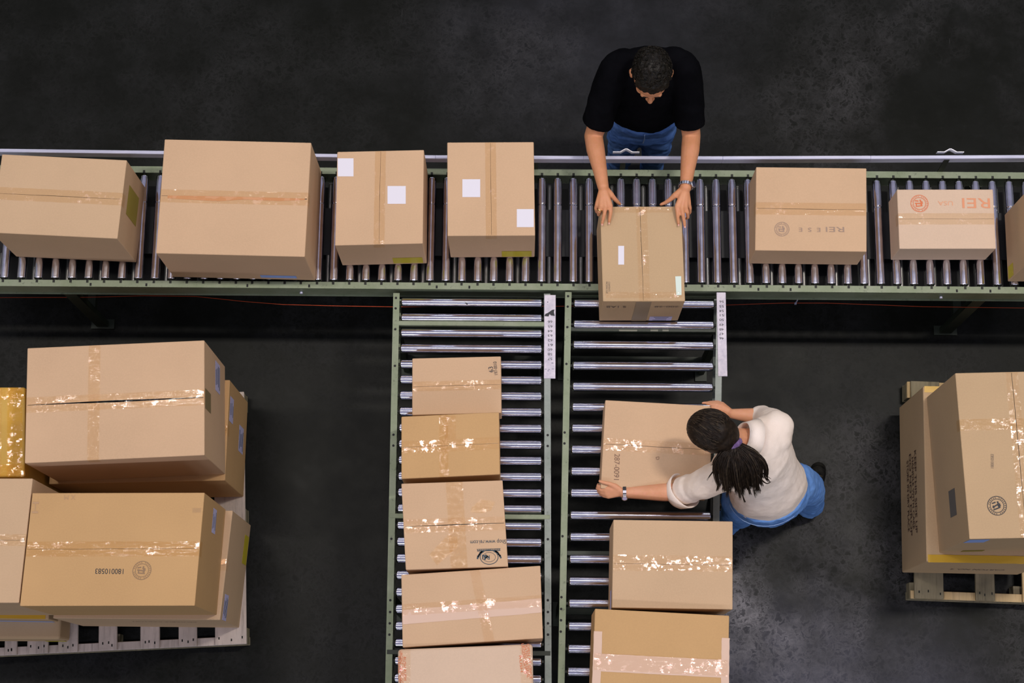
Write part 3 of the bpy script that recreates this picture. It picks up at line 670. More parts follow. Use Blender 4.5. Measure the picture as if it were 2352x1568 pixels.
wds = [(0, bp(-20)), (bp(10), bp(38)), (bp(62), bp(110)), (bp(133), bp(178)), (bp(226), bp(268)), (bp(322), bp(366)), (bp(410), bp(452)), (bp(494), Wp)]
palL, _ = pallet('weathered wooden pallet under the left stacks of boxes, its front boards showing', fr, fl_, 1.27, 7, wds)
fl2 = U(2093, 1373, PZ); fr2 = U(2620, 1392, PZ); Wq = (fr2-fl2).length
bq = lambda px: (px-2093)/527*Wq
palR, _ = pallet('darker wooden pallet at the right edge, two front boards and a gap showing', fr2, fl2, 1.10, 5, [(bq(2101), bq(2168)), (bq(2242), bq(2286)), (bq(2350), bq(2400)), (bq(2450), bq(2500)), (bq(2560), Wq)], woods=[WOODD, WOODD, WOODT])

pa_l = Carton('lower box under the gap-seamed top box on the back of the left pallet', [(125, 880), (532, 872.5), (513, 1102.7), (116, 1112)], .69, PZ, 'orange', tape=(.055,), group=G4)
pa_l.face('right', .11, .47, .12, .10, LILAC, lines=3, label='lilac label'); pa_l.face('right', .02, .16, .13, .13, LILAC, lines=4, label='lilac label')
pa = Carton('top box at the back of the left pallet, black gap in its seam', [(63.5, 799.4), (468.7, 780.9), (470.5, 1045.2), (55.9, 1063.4)], 1.235, .69, 'rose', gap=(.002, .010, .003), tape=(.07,), group=G4, so=.0)
pa.strip('y', .095, .052, TAPE); pa.face('right', .16, .21, .14, .12, LILAC, lines=4, label='lilac label')
pa.face('right', 0, .46, .09, .14, plain('brown_tape2', rgb(140, 122, 88), .4), 'packing_tape')
pc_l = Carton('lower box under the number-printed box at the front of the left pallet', [(158, 1172), (532.8, 1168.7), (507.3, 1427), (119.5, 1416)], .69, PZ, 'tan', tape=(.055,), tapemat=TAPEG, group=G4)
pc_l.face('right', -.19, .45, .12, .10, LILAC, lines=4, label='lilac label'); pc_l.face('right', .12, .08, .14, .12, YELP, 'label', 'yellow label')
text_obj('printed_text', 'REUSABLE CARTON', .03, GINK, pc_l.root, Matrix.Translation((.10, -pc_l.D/2-.002, .40)) @ Matrix.Rotation(PI/2, 4, 'X') @ Matrix.Rotation(PI, 4, 'Z'), .30)
pc = Carton('orange-brown top box on the left pallet, stamped 180010583 and a round seal', [(74.7, 1131.4), (469.3, 1131.4), (447.8, 1390.2), (44.5, 1392)], 1.24, .69, 'orange', gap=(.001, .0015, .001), tape=(.065,), tapemat=TAPE, group=G4)
pc.toptext(252, 1311, '180010583', .032, 180, INK, width=.122); pc.seal(326, 1309.5, .041, plain('brown_grey_ink', rgb(146, 118, 90), .8))
pc.toptext(452, 1172, 'IIIIIIII', .028, 0, plain('faint_ink', rgb(178, 146, 112), .85), width=.035)
pc.toptext(160, 1141, 'X M', .03, 180, plain('faint_ink2', rgb(184, 148, 112), .85), width=.05); pc.toptext(82, 1165, 'H', .04, 90, plain('faint_ink3', rgb(184, 148, 112), .85), width=.05)
pc.face('right', .155, .27, .11, .085, LILAC, lines=3, label='lilac label')
pd = Carton('tan box cut off by the left edge, standing beside the stamped box', [(-260, 1098), (76, 1098.5), (42.5, 1384), (-296, 1384)], 1.235, .50, 'tan', tape=(.05,), group=G4)
pm = Carton('flat box under the cut-off box, yellow tape along its front edge, left pallet', [(-280, 1150), (120, 1160), (117, 1421), (-310, 1417)], .50, .33, 'kraft', bev=.006, tape=(), seam=None, group=G4)
pm.strip('x', -pm.D/2+.018, .032, TAPEY, ends=.0, u0=-pm.L/2+.01, u1=pm.L/2-.01, name='yellow_tape', label='yellow tape')
pm.face('front', 0, .025, pm.L-.03, .045, LBLUE, 'paper_strip', 'light blue strip')
pe = Carton('crushed low box at the front left corner of the left pallet, yellow-taped bottom corner', [(-300, 1230), (150, 1238), (139, 1464), (-325, 1470)], .33, PZ, 'kraft', bev=.014, tape=(), seam=None, group=G4)
pe.strip('x', -pe.D/2+.17, .03, TAPEY, ends=.0, u0=pe.L/2-.16, u1=pe.L/2-.01, name='yellow_tape', label='yellow tape'); pe.face('front', pe.L/2-.06, .03, .10, .045, YELP, 'yellow_tape', 'yellow tape')
pe.strip('y', -pe.L/2+.55, .03, TAPEG, ends=.05)
pb = Carton('honey-coloured box wrapped in shiny yellow tape at the left edge', [(-200, 889), (57.5, 888.5), (56, 1095), (-205, 1095)], 1.02, PZ, 'amber', seam=None, tape=(), bev=.01, group=G4)
YT = tape_mat('amber_wrap', (.99, .93, .72, 1), .5, .9)
for off in (.0,):
    pb.strip('y', -pb.L/2+.045, .07, YT, ends=.08, name='amber_tape'); pb.strip('x', -pb.D/2+.03, .055, YT, ends=.08, name='amber_tape'); pb.strip('x', pb.D/2-.03, .055, YT, ends=.08, name='amber_tape'); pb.strip('y', -pb.L/2+.12, .03, TAPEG, ends=.08, name='amber_tape')

pf_l = Carton('lower box on the right pallet with yellow tape along its top edges', [(2114.5, 889.8), (2402, 889), (2406, 1298), (2133.9, 1286.5)], .665, PZ, 'kraft', tape=(), seam=None, bev=.006, group=G5)
pf_l.strip('x', -pf_l.D/2+.016, .036, TAPEY, ends=.0, u0=-pf_l.L/2, u1=pf_l.L/2, name='yellow_tape', label='yellow tape'); pf_l.strip('x', pf_l.D/2-.014, .03, TAPEY, ends=0, u0=-pf_l.L/2, u1=pf_l.L/2, name='yellow_tape', label='yellow tape')
RB = plain('dark_red_ink', rgb(72, 44, 34), .8)
for k, t in enumerate(('KEEP THIS SIDE UP', 'HANDLE WITH CARE', 'DO NOT DROP', 'STORE IN DRY PLACE')):
    text_obj('printed_text', t, .055, RB, pf_l.root, Matrix.Translation((-pf_l.L/2-.003, -.06, .34-.055*k)) @ Matrix.Rotation(-PI/2, 4, 'Z') @ Matrix.Rotation(PI/2, 4, 'X'), .40-.05*(k % 2))
text_obj('printed_text', 'CARTON NO. 4', .06, GINK, pf_l.root, Matrix.Translation((.03, -pf_l.D/2-.002, .22)) @ Matrix.Rotation(PI/2, 4, 'X') @ Matrix.Rotation(PI, 4, 'Z'), .26)
pf = Carton('top box on the right pallet with a round stamp and small vertical number', [(2193, 857.2), (2453, 850), (2490, 1233), (2227.8, 1237)], 1.215, .665, 'kraft', seam='y', gap=(.001, .0025, .002), tape=(.055,), tapemat=TAPEG, group=G5)
pf.seal(2290, 1161, .043, INK, rot=.4); pf.toptext(2279.5, 1059, '180010583', .019, 87, GINK, width=.062); pf.strip('x', .135, .05, TAPE)
pf.face('front', -.20, .475, .09, .11, LBLUE, label='light blue label'); pf.face('left', -.18, .32, .12, .11, plain('grey_torn_label', rgb(104, 98, 92), .7), 'torn_label')
pf.face('front', -.11, .06, .10, .05, plain('dull_yellow', rgb(130, 116, 40), .6), 'tape_piece')
bpy.context.view_layer.update()
for c_ in ALLC: c_.rack()

# ------------------------------------------------------------------ people
def skin_mat(name, a, b, c):
    t = NT(name); n = t.noise(14, 4, .6); m = t.noise(60, 3, .6)
    col = t.mix(t.ramp(n, [(.35, 0.0), (.68, 1.0)]), a, b); col = t.mix(t.ramp(m, [(.5, 0.0), (.75, .5)]), col, c)
    return t.set(Base_Color=col, Roughness=.5, Subsurface_Weight=.12, Subsurface_Radius=(.02, .008, .004), Specular_IOR_Level=.35)
SKIN = skin_mat('tanned_skin', rgb(204, 140, 98), rgb(214, 150, 112), rgb(216, 146, 122))
SKIN2 = skin_mat('fair_skin', rgb(212, 150, 112), rgb(220, 160, 126), rgb(226, 158, 138))
NAIL = plain('nail', rgb(222, 160, 142), .4); LIP = plain('lip', rgb(170, 96, 84), .5)
EYEW = plain('eye_white', rgb(225, 220, 214), .2); IRIS = plain('iris', (.03, .02, .015, 1), .2)
def cloth(name, a, b, scale=8, rough=.9, weave=400, bs=.3):
    t = NT(name); n = t.noise(scale, 5, .6); m = t.noise(weave, 3, .7)
    col = t.mix(t.ramp(n, [(.38, 0.0), (.66, 1.0)]), a, b); col = t.mix(t.ramp(m, [(.45, 0.0), (.75, .14)]), col, tuple(q*.7 for q in a[:3])+(1,))
    t.bump(t.math('ADD', t.noise(12, 4, .55), t.math('MULTIPLY', m, .15)), bs, .02)
    return t.set(Base_Color=col, Roughness=rough, Specular_IOR_Level=.04)
BLACKS = cloth('black_cotton', (.0020, .0020, .0030, 1), (.0035, .0035, .005, 1), bs=.25)
DENIM = cloth('dark_denim', rgb(78, 112, 176), rgb(104, 142, 206), 7)
DENIM2 = cloth('mid_denim', rgb(92, 134, 200), rgb(118, 162, 224), 7)
CREAM = cloth('cream_flannel', rgb(238, 221, 207), rgb(244, 230, 220), 4, bs=.3)
SHOE = cloth('black_leather', (.008, .008, .008, 1), (.03, .028, .024, 1), 20, .5)
SHOES2 = cloth('shoe_tan_trim', rgb(92, 82, 66), rgb(70, 60, 48), 20, .6)
STEEL = plain('watch_steel', (.62, .62, .68, 1), .22, 1.0)
GOLD = plain('gold_ring', (.9, .62, .25, 1), .2, 1.0)
SCR = cloth('purple_velvet', rgb(108, 84, 130), rgb(150, 126, 168), 40, bs=.6)
STITCH = plain('pale_stitching', rgb(150, 178, 222), .8)
def hair_mat(name, a, b):
    t = NT(name); n = t.noise(60, 4, .6)
    return t.set(Base_Color=t.mix(t.ramp(n, [(.4, 0.0), (.7, 1.0)]), a, b), Roughness=.5, Specular_IOR_Level=.22)
HAIRM = hair_mat('black_brown_hair', (.005, .004, .003, 1), (.016, .012, .009, 1))
HAIRW = hair_mat('dark_brown_hair', (.010, .006, .004, 1), (.026, .016, .010, 1))
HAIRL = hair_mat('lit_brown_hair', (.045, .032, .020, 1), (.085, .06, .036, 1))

class Blob:
    def __init__(s): s.bm = bmesh.new()
    def cap(s, a, b, ra, rb, seg=16):
        a = Vector(a); b = Vector(b); d = (b-a); L_ = d.length; R = frame_from(a, b); n = 5; prof = []
        for i in range(n+1):
            t = -PI/2+PI/2*i/n; prof.append((ra*math.sin(t), ra*math.cos(t)))
        for i in range(n+1):
            t = PI/2*i/n; prof.append((L_+rb*math.sin(t), rb*math.cos(t)))
        rings = []
        for y, r in prof:
            if r < 1e-5: rings.append([s.bm.verts.new(a+R @ Vector((0, y, 0)))]); continue
            rings.append([s.bm.verts.new(a+R @ Vector((r*math.cos(2*PI*k/seg), y, r*math.sin(2*PI*k/seg)))) for k in range(seg)])
        s._loft(rings)
        return s
    def chain(s, pts):
        """pts: (pos, radius)"""
        for (a, ra), (b, rb) in zip(pts, pts[1:]): s.cap(a, b, ra, rb)
        return s
    def _loft(s, rings):
        for p, q in zip(rings, rings[1:]):
            m = max(len(p), len(q))
            for k in range(m):
                j = (k+1) % m
                if len(p) == 1: s.bm.faces.new((p[0], q[k], q[j]))
                elif len(q) == 1: s.bm.faces.new((p[k], q[0], p[j]))
                else: s.bm.faces.new((p[k], q[k], q[j], p[j]))
        bmesh.ops.recalc_face_normals(s.bm, faces=s.bm.faces[:])
    def ell(s, c, r, R=None, seg=20):
        rings = []; n = 12
        for i in range(n+1):
            t = -PI/2+PI*i/n; cz = math.cos(t)
            pts = [Vector((0, 0, r[2]*math.sin(t)))] if i in (0, n) else [Vector((r[0]*cz*math.cos(2*PI*k/seg), r[1]*cz*math.sin(2*PI*k/seg), r[2]*math.sin(t))) for k in range(seg)]
            rings.append([s.bm.verts.new(Vector(c)+(R @ p if R is not None else p)) for p in pts])
        s._loft(rings); return s
    def secs(s, S_, seg=28, close=.5):
        """S_: (centre, lateral radius, depth radius, lateral angle deg, axis)"""
        rings = []
        for c, a, b, ang, ax in S_:
            ax = Vector(ax).normalized(); lat = Vector((math.cos(math.radians(ang)), math.sin(math.radians(ang)), 0)); lat = (lat-ax*lat.dot(ax)).normalized(); dp = ax.cross(lat)
            rings.append([s.bm.verts.new(Vector(c)+lat*a*math.cos(2*PI*k/seg)+dp*b*math.sin(2*PI*k/seg)) for k in range(seg)])
        rings = [[s.bm.verts.new(S_[0][0])]]+rings+[[s.bm.verts.new(S_[-1][0])]]
        s._loft(rings); return s
    def done(s, name, mat, parent, voxel=.005, smooth=4, wr=0.0, wscale=.12, label=None, fac=.5, adapt=0.0):
        o = mesh_obj(name, s.bm, mat, parent, smooth=True, label=label)
        m = o.modifiers.new('remesh', 'REMESH'); m.mode = 'VOXEL'; m.voxel_size = voxel; m.use_smooth_shade = True
        if smooth:
            m = o.modifiers.new('smooth', 'SMOOTH'); m.factor = fac; m.iterations = smooth
        if wr:
            tx = bpy.data.textures.new(name+'_wrinkle', 'CLOUDS'); tx.noise_scale = wscale; tx.noise_depth = 3
            m = o.modifiers.new('wrinkle', 'DISPLACE'); m.texture = tx; m.strength = wr; m.mid_level = .5; m.texture_coords = 'LOCAL'
        return o
def headR(fwd, pitch, roll=0.0):
    """columns x (her/his side), y forward, z up"""
    f = Vector((fwd[0], fwd[1], 0)).normalized(); sd = Vector((f.y, -f.x, 0)); p = math.radians(pitch)
    y = f*math.cos(p)-Vector((0, 0, 1))*math.sin(p); z = f*math.sin(p)+Vector((0, 0, 1))*math.cos(p)
    R = Matrix((sd, y, z)).transposed()
    return R @ Matrix.Rotation(math.radians(roll), 3, 'Y')
def head(B, c, R, k=1.0):
    P = lambda x, y, z: Vector(c)+R @ Vector((x*k, y*k, z*k))
    e = lambda x, y, z, a, b, d: B.ell(P(x, y, z), (a*k, b*k, d*k), R)
    e(0, -.008, .028, .076, .096, .082); e(0, .022, -.02, .066, .074, .075); e(0, .045, -.062, .048, .045, .045)   # skull, face, jaw
    e(0, .066, -.092, .024, .022, .018); e(.034, .058, -.028, .026, .026, .022); e(-.034, .058, -.028, .026, .026, .022)
    B.cap(P(-.032, .078, .018), P(.032, .078, .018), .013*k, .013*k)                                               # brow
    B.cap(P(0, .090, .012), P(0, .113, -.026), .008*k, .0115*k); e(.011, .103, -.031, .009, .010, .008); e(-.011, .103, -.031, .009, .010, .008)
    e(0, .088, -.058, .022, .012, .008); e(0, .084, -.068, .018, .012, .008)                                       # mouth
    for sx in (1, -1):
        e(sx*.080, -.004, -.012, .009, .020, .031); e(sx*.086, -.010, -.004, .005, .012, .022)                     # ears
    return P
def hand(B, w, palm, fingers, thumb, r=.0085, pr=.024):
    """w wrist, palm = two knuckle row ends + depth, fingers = list of joint chains"""
    for ch in fingers:
        base = ch[0]
        B.cap(Vector(w).lerp(Vector(base), .25), base, pr*.62, r*1.35)
        rr = [r*1.2, r*1.05, r*.95, r*.82, r*.8][:len(ch)]
        B.chain(list(zip(ch, rr)))
    B.cap(w, Vector(thumb[0]), pr*.72, r*1.7); B.chain(list(zip(thumb, [r*1.6, r*1.25, r*1.05, r*.85][:len(thumb)])))
def cpt(a, b, t): return Vector(a).lerp(Vector(b), t)

# ---- man
man = empty('person', U(1482, 430, 0).xy.to_3d(), 'man in black shirt and blue jeans leaning over the rail, both hands on a box', 'person')
mo = man.location.copy()
W = lambda px, py, z: U(px, py, z)-mo
V = lambda x, y, z: Vector((x, y, z))-mo
B = Blob()
hc = U(1496, 171, 1.60)-mo; R = headR((0, -1), 29); PH = head(B, hc, R, 1.08)
B.cap(PH(0, -.03, -.06), V(.565, 2.965, 1.44), .055, .062)
sl, sr = W(1412, 172, 1.43), W(1570, 168, 1.43)
B.secs([(V(.57, 2.95, .90), .15, .10, 0, (0, 0, 1)), (V(.57, 2.95, 1.1), .145, .10, 0, (0, 0, 1)), (V(.565, 2.96, 1.3), .165, .10, 0, (0, 0, 1)), (V(.565, 2.96, 1.42), .13, .08, 0, (0, 0, 1)), (V(.565, 2.96, 1.46), .06, .06, 0, (0, 0, 1))])
el_, er = W(1363, 312, 1.17), W(1588, 312, 1.17)
wl, wr_ = W(1385, 428, 1.255), W(1575, 430, 1.255)
B.chain([(sl, .055), (cpt(sl, el_, .5), .050), (el_, .043), (cpt(el_, wl, .28)+Vector((-.002, 0, 0)), .043), (cpt(el_, wl, .65), .034), (wl, .0265)])
B.chain([(sr, .055), (cpt(sr, er, .5), .050), (er, .043), (cpt(er, wr_, .28)+Vector((.002, 0, 0)), .043), (cpt(er, wr_, .65), .034), (wr_, .0265)])
BT = 1.215
hand(B, wl, None, [
    [W(1402.5, 473, 1.250), W(1402.5, 489, 1.243), W(1400.5, 502, 1.232), W(1399, 510, 1.2235)],
    [W(1391, 475, 1.254), W(1388, 492, 1.245), W(1385, 505, 1.232), W(1383, 513, 1.2235)],
    [W(1380, 474, 1.250), W(1376.5, 485, 1.240), W(1374.5, 493, 1.205), W(1377, 493, 1.185)],
    [W(1371.5, 470, 1.240), W(1368.5, 478, 1.225), W(1370.5, 486, 1.195), W(1373, 487, 1.178)]],
    [W(1404, 448, 1.238), W(1413, 458, 1.220), W(1420, 465, 1.200), W(1424, 468.5, 1.19)])
hand(B, wr_, None, [
    [W(1555, 474, 1.250), W(1556, 490, 1.243), W(1557.5, 505, 1.232), W(1558.5, 514, 1.2235)],
    [W(1566, 477, 1.252), W(1569, 494, 1.243), W(1571.5, 508, 1.228), W(1573, 519, 1.216)],
    [W(1575, 475, 1.246), W(1579, 488, 1.236), W(1580, 499, 1.205), W(1577, 502, 1.18)],
    [W(1582, 468, 1.236), W(1585, 478, 1.222), W(1584.5, 488, 1.195), W(1581, 491, 1.175)]],
    [W(1550, 449, 1.240), W(1538, 459, 1.224), W(1527, 466, 1.205), W(1518, 469.5, 1.198)])
for sx in (-1, 1): B.chain([(V(.57+sx*.085, 2.95, .88), .07), (V(.57+sx*.09, 2.93, .5), .045), (V(.57+sx*.095, 2.95, .1), .035)])
B.done('body', SKIN, man, voxel=.0042, smooth=3)
bm = bmesh.new()
for x, y, z, dx in ((1399, 512.5, 1.2325, 0), (1383, 515.5, 1.2325, 0), (1558.7, 516.5, 1.2325, 0), (1573.3, 521, 1.2245, 0)):
    p = W(x, y, z); bmesh.ops.create_uvsphere(bm, u_segments=10, v_segments=6, radius=1, matrix=Matrix.Translation(p) @ Matrix.Diagonal((.0042, .0056, .0012, 1)))
mesh_obj('fingernails', bm, NAIL, man, smooth=True)
bm = bmesh.new(); a, b = W(1380, 474, 1.250), W(1376.5, 485, 1.240); c = cpt(a, b, .75); d = (b-a).normalized()*.0025
cyl(bm, c-d, c+d, .0115, 18); mesh_obj('wedding_ring', bm, GOLD, man, label='gold ring')
# watch
bm = bmesh.new(); d = (er-wr_).normalized(); x = d.cross(Vector((0, 0, 1))).normalized(); z = x.cross(d); c = cpt(wr_, er, .03); n = 22
for k in range(n):
    t = 2*PI*k/n; q = c+(x*math.cos(t)*.0325+z*math.sin(t)*.0295); f = Matrix(((-x*math.sin(t)+z*math.cos(t)).normalized(), d, (x*math.cos(t)+z*math.sin(t)))).transposed()
    bx(bm, q, (.0088, .017, .004), f, bev=.001)
WT = mesh_obj('wristwatch', bm, STEEL, man, label='steel bracelet watch'); 
bm = bmesh.new(); t = math.radians(-38) if x.x > 0 else math.radians(218); q = c+(x*math.cos(t)*.036*(1)+z*abs(math.sin(t))*.026); nn = (x*math.cos(t)+z*abs(math.sin(t))).normalized(); cyl(bm, q, q+nn*.008, .0165, 24); mesh_obj('watch_case', bm, STEEL, WT)
bm = bmesh.new(); cyl(bm, q+nn*.008, q+nn*.0086, .0125, 24); mesh_obj('watch_dial', bm, plain('dark_dial', (.03, .035, .07, 1), .2), WT)
# shirt
B = Blob()
B.secs([(V(.572, 2.955, .975), .165, .128, 0, (0, 0, 1)), (V(.572, 2.955, .985), .178, .140, 0, (0, 0, 1)), (V(.572, 2.955, 1.06), .180, .140, 0, (0, 0, 1)), (V(.57, 2.955, 1.2), .190, .135, 0, (0, 0, 1)), (V(.565, 2.965, 1.34), .205, .130, 0, (0, 0, 1)), (V(.565, 2.97, 1.43), .175, .105, 0, (0, 0, 1)), (V(.565, 2.97, 1.475), .085, .075, 0, (0, 0, 1))])
for a, b, sg in ((sl, el_, -1), (sr, er, 1)):
    a2 = a+Vector((sg*.004, .012, .0)); m = cpt(a, b, .5)+Vector((sg*.004, .006, 0)); h = cpt(a, b, .80)
    B.ell(a+Vector((-sg*.012, .03, -.01)), (.082, .085, .078)); B.ell(a+Vector((-sg*.045, .06, -.05)), (.09, .075, .12))
    B.cap(a2, m, .078, .076); 
    y = (h-m).normalized(); L1 = m; 
    B.secs([(cpt(a, b, .3)+Vector((sg*.004, .006, 0)), .070, .072, 0, y), (m, .074, .078, 0, y), (h, .072, .076, 0, y), (h+y*.004, .060, .064, 0, y)])
B.done('t_shirt', BLACKS, man, voxel=.007, smooth=6, wr=.016, wscale=.09, label='black short-sleeved shirt')
# jeans
B = Blob()
B.secs([(V(.575, 2.955, .74), .165, .115, 0, (0, 0, 1)), (V(.575, 2.955, .86), .168, .122, 0, (0, 0, 1)), (V(.575, 2.957, .96), .160, .118, 0, (0, 0, 1)), (V(.572, 2.957, 1.02), .155, .112, 0, (0, 0, 1))])
for sx in (-1, 1):
    B.chain([(V(.575+sx*.080, 2.945, .80), .092), (V(.575+sx*.080, 2.925, .62), .083), (V(.575+sx*.086, 2.91, .48), .068), (V(.575+sx*.088, 2.935, .25), .058), (V(.575+sx*.092, 2.95, .09), .056)])
B.ell(V(.577, 2.93, .66), (.035, .05, .12))
J = B.done('jeans', DENIM, man, voxel=.008, smooth=4, wr=.03, wscale=.07, label='blue jeans')
bm = bmesh.new(); tube(bm, [V(.575, 2.955-.125, .93), V(.576, 2.955-.131, .88), V(.576, 2.955-.118, .80), V(.576, 2.955-.10, .74)], .0035, 6); mesh_obj('fly_seam', bm, STITCH, J)
for sx in (-1, 1):
    B = Blob(); B.chain([(V(.57+sx*.095, 2.97, .045), .042), (V(.57+sx*.10, 2.88, .04), .043), (V(.57+sx*.105, 2.80, .032), .036)]); B.ell(V(.57+sx*.10, 2.88, .012), (.05, .13, .012))
    B.done('shoe', SHOE, man, voxel=.006, smooth=3)
# face bits
for sx in (-1, 1):
    bm = bmesh.new(); bmesh.ops.create_uvsphere(bm, u_segments=14, v_segments=10, radius=.011, matrix=Matrix.Translation(PH(sx*.031, .078, .002))); mesh_obj('eye', bm, EYEW, man, smooth=True)
    bm = bmesh.new(); tube(bm, [PH(sx*.012, .0895, .018), PH(sx*.028, .0895, .024), PH(sx*.046, .077, .018)], .004, 6, radii=[.003, .0045, .0025]); mesh_obj('eyebrow', bm, HAIRM, man)
# hair
B = Blob(); PHk = 1.06
def HE(x, y, z, a, b, d): B.ell(hc+R @ Vector((x, y, z)), (a, b, d), R)
HE(0, -.024, .045, .086, .098, .084); HE(0, .006, .078, .076, .066, .044); HE(0, .030, .078, .064, .044, .036); HE(.040, .030, .062, .034, .036, .034); HE(-.040, .030, .062, .034, .036, .034); HE(0, -.060, .0, .080, .064, .080); HE(.052, -.018, .035, .036, .054, .050); HE(-.052, -.018, .035, .036, .054, .050)
HB = B.done('hair', HAIRM, man, voxel=.006, smooth=2, wr=.02, wscale=.018, label='short dark curly hair')
rnd = random.Random(3); bm = bmesh.new()
for i in range(1500):
    u = rnd.uniform(-1, 1); t = rnd.uniform(0, 2*PI); s_ = math.sqrt(1-u*u); dv = Vector((s_*math.cos(t), s_*math.sin(t), u))
    if dv.z < -.25 or (dv.y > .35 and dv.z < .74) or (dv.y > .0 and dv.z < .2): continue
    base = Vector((dv.x*.087, dv.y*(.092 if dv.y > 0 else .108)-.018, dv.z*.100+.042)); n_ = dv
    a = n_.cross(Vector((rnd.uniform(-1, 1), rnd.uniform(-1, 1), rnd.uniform(-1, 1)))).normalized(); b = n_.cross(a)
    rr = rnd.uniform(.006, .014); pts = []; turn = rnd.uniform(1.0, 1.9)
    for k in range(6):
        q = k/5*turn; pts.append(hc+R @ (base*.985+a*rr*math.cos(q)+b*rr*math.sin(q)*.8+n_*(.001+.004*math.sin(q))))
    tube(bm, pts, .0018, 4, radii=[.0008, .0013, .0015, .0014, .0011, .0005], mi=1 if rnd.random() < .12 else 0)
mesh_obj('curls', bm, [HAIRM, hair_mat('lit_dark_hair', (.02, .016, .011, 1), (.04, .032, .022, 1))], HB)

# ---- woman
wom = empty('person', U(1700, 1150, 0).xy.to_3d(), 'woman in cream shirt and jeans with a dark ponytail, reaching across a box', 'person')
mo = wom.location.copy()
B = Blob()
fw = Vector((-.92, .40)); hc = U(1638, 993, 1.435)-mo; R = headR(fw, 48); PH = head(B, hc, R, .97)
nk = W(1722, 1012, 1.34); B.cap(PH(0, -.035, -.055), nk, .047, .055)
sl, sr = W(1658, 1092, 1.27), W(1784, 982, 1.30)
el_, er = W(1563, 1130, 1.055), W(1752, 957, 1.09)
wl, wr_ = W(1433, 1131, 1.045), W(1684, 950, 1.085)
B.secs([(W(1765, 1125, .92), .12, .08, 18, (-.15, .05, 1)), (W(1756, 1090, 1.08), .11, .08, 24, (-.45, .2, 1)), (W(1730, 1045, 1.24), .14, .10, 38, (-.5, .2, 1)), (W(1722, 1020, 1.33), .10, .07, 44, (-.5, .2, 1))])
B.chain([(sl, .046), (cpt(sl, el_, .5), .042), (el_, .040), (cpt(el_, wl, .3), .0405), (cpt(el_, wl, .7), .031), (wl, .0245)])
B.chain([(sr, .046), (cpt(sr, er, .5), .040), (er, .037), (cpt(er, wr_, .3), .036), (cpt(er, wr_, .75), .028), (wr_, .023)])
hand(B, wl, None, [
    [W(1393, 1121, 1.052), W(1381, 1117.5, 1.045), W(1373, 1115.5, 1.032), W(1374, 1112, 1.015)],
    [W(1391, 1127, 1.047), W(1379, 1124.5, 1.038), W(1371.5, 1121.5, 1.022), W(1373, 1118, 1.005)],
    [W(1393, 1134, 1.042), W(1382, 1132, 1.030), W(1374.5, 1128.5, 1.012), W(1375, 1125, .998)],
    [W(1397, 1140, 1.036), W(1387, 1138.5, 1.022), W(1380, 1135, 1.005), W(1380, 1131, .995)]],
    [W(1412, 1116, 1.060), W(1398, 1110, 1.070), W(1386, 1107.5, 1.071), W(1377, 1104.5, 1.068)], r=.0078, pr=.022)
hand(B, wr_, None, [
    [W(1660, 941, 1.082), W(1650, 938.5, 1.082), W(1641, 937, 1.076), W(1635, 936, 1.070)],
    [W(1658, 933, 1.082), W(1645, 929.5, 1.078), W(1634, 928.5, 1.068), W(1625, 928, 1.055)],
    [W(1656, 929, 1.074), W(1642, 925, 1.066), W(1628, 924.5, 1.052), W(1614, 925.5, 1.042)],
    [W(1659, 927, 1.062), W(1648, 922.5, 1.052), W(1638, 922.5, 1.038), W(1628, 923, 1.03)]],
    [W(1672, 953, 1.075), W(1661, 951, 1.076), W(1652, 946, 1.074)], r=.0074, pr=.021)
B.chain([(W(1715, 1138, .88), .06), (Vector((1.02, 1.07, .5))-mo, .045), (Vector((.985, 1.03, .1))-mo, .035)])
B.chain([(W(1820, 1104, .88), .06), (W(1862, 1125, .48), .045), (W(1862, 1160, .1), .035)])
B.done('body', SKIN2, wom, voxel=.0042, smooth=3)
# shirt
B = Blob(); AX = (-.5, .22, 1)
B.secs([(W(1765, 1128, .89), .155, .120, 17, (-.1, .05, 1)), (W(1764, 1126, .905), .182, .146, 17, (-.1, .05, 1)), (W(1761, 1110, .98), .182, .150, 19, (-.25, .1, 1)), (W(1752, 1082, 1.09), .160, .138, 27, (-.4, .2, 1)), (W(1738, 1052, 1.22), .178, .130, 38, AX), (W(1727, 1030, 1.30), .170, .105, 43, AX), (W(1722, 1018, 1.35), .085, .068, 44, AX)])
for a, q in ((sl, .062), (sr, .064)): B.ell(a, (q+.012, q+.012, q+.006))
B.ell(cpt(sl, W(1735, 1045, 1.25), .35), (.10, .10, .085)); B.ell(cpt(sr, W(1735, 1045, 1.25), .35), (.10, .10, .085))
h = cpt(sl, el_, .93); B.chain([(sl, .072), (cpt(sl, h, .5), .070), (h, .058)])
y = (el_-sl).normalized(); c0 = cpt(sl, el_, .62); c1 = cpt(sl, el_, 1.10)
cl = cpt(sl, el_, 1.06)
B.secs([(cpt(sl, el_, .70), .060, .060, 90, y), (cpt(sl, el_, .74), .070, .070, 90, y), (cpt(sl, el_, .96), .066, .064, 90, y), (cpt(sl, el_, .98), .050, .048, 90, y)])
B.chain([(sr, .070), (cpt(sr, er, .5)+Vector((.0, .0, .01)), .064), (er, .052), (cpt(er, wr_, .10), .050)])
SH = B.done('shirt', CREAM, wom, voxel=.007, smooth=5, wr=.020, wscale=.14, label='cream long-sleeved shirt with rolled cuffs')
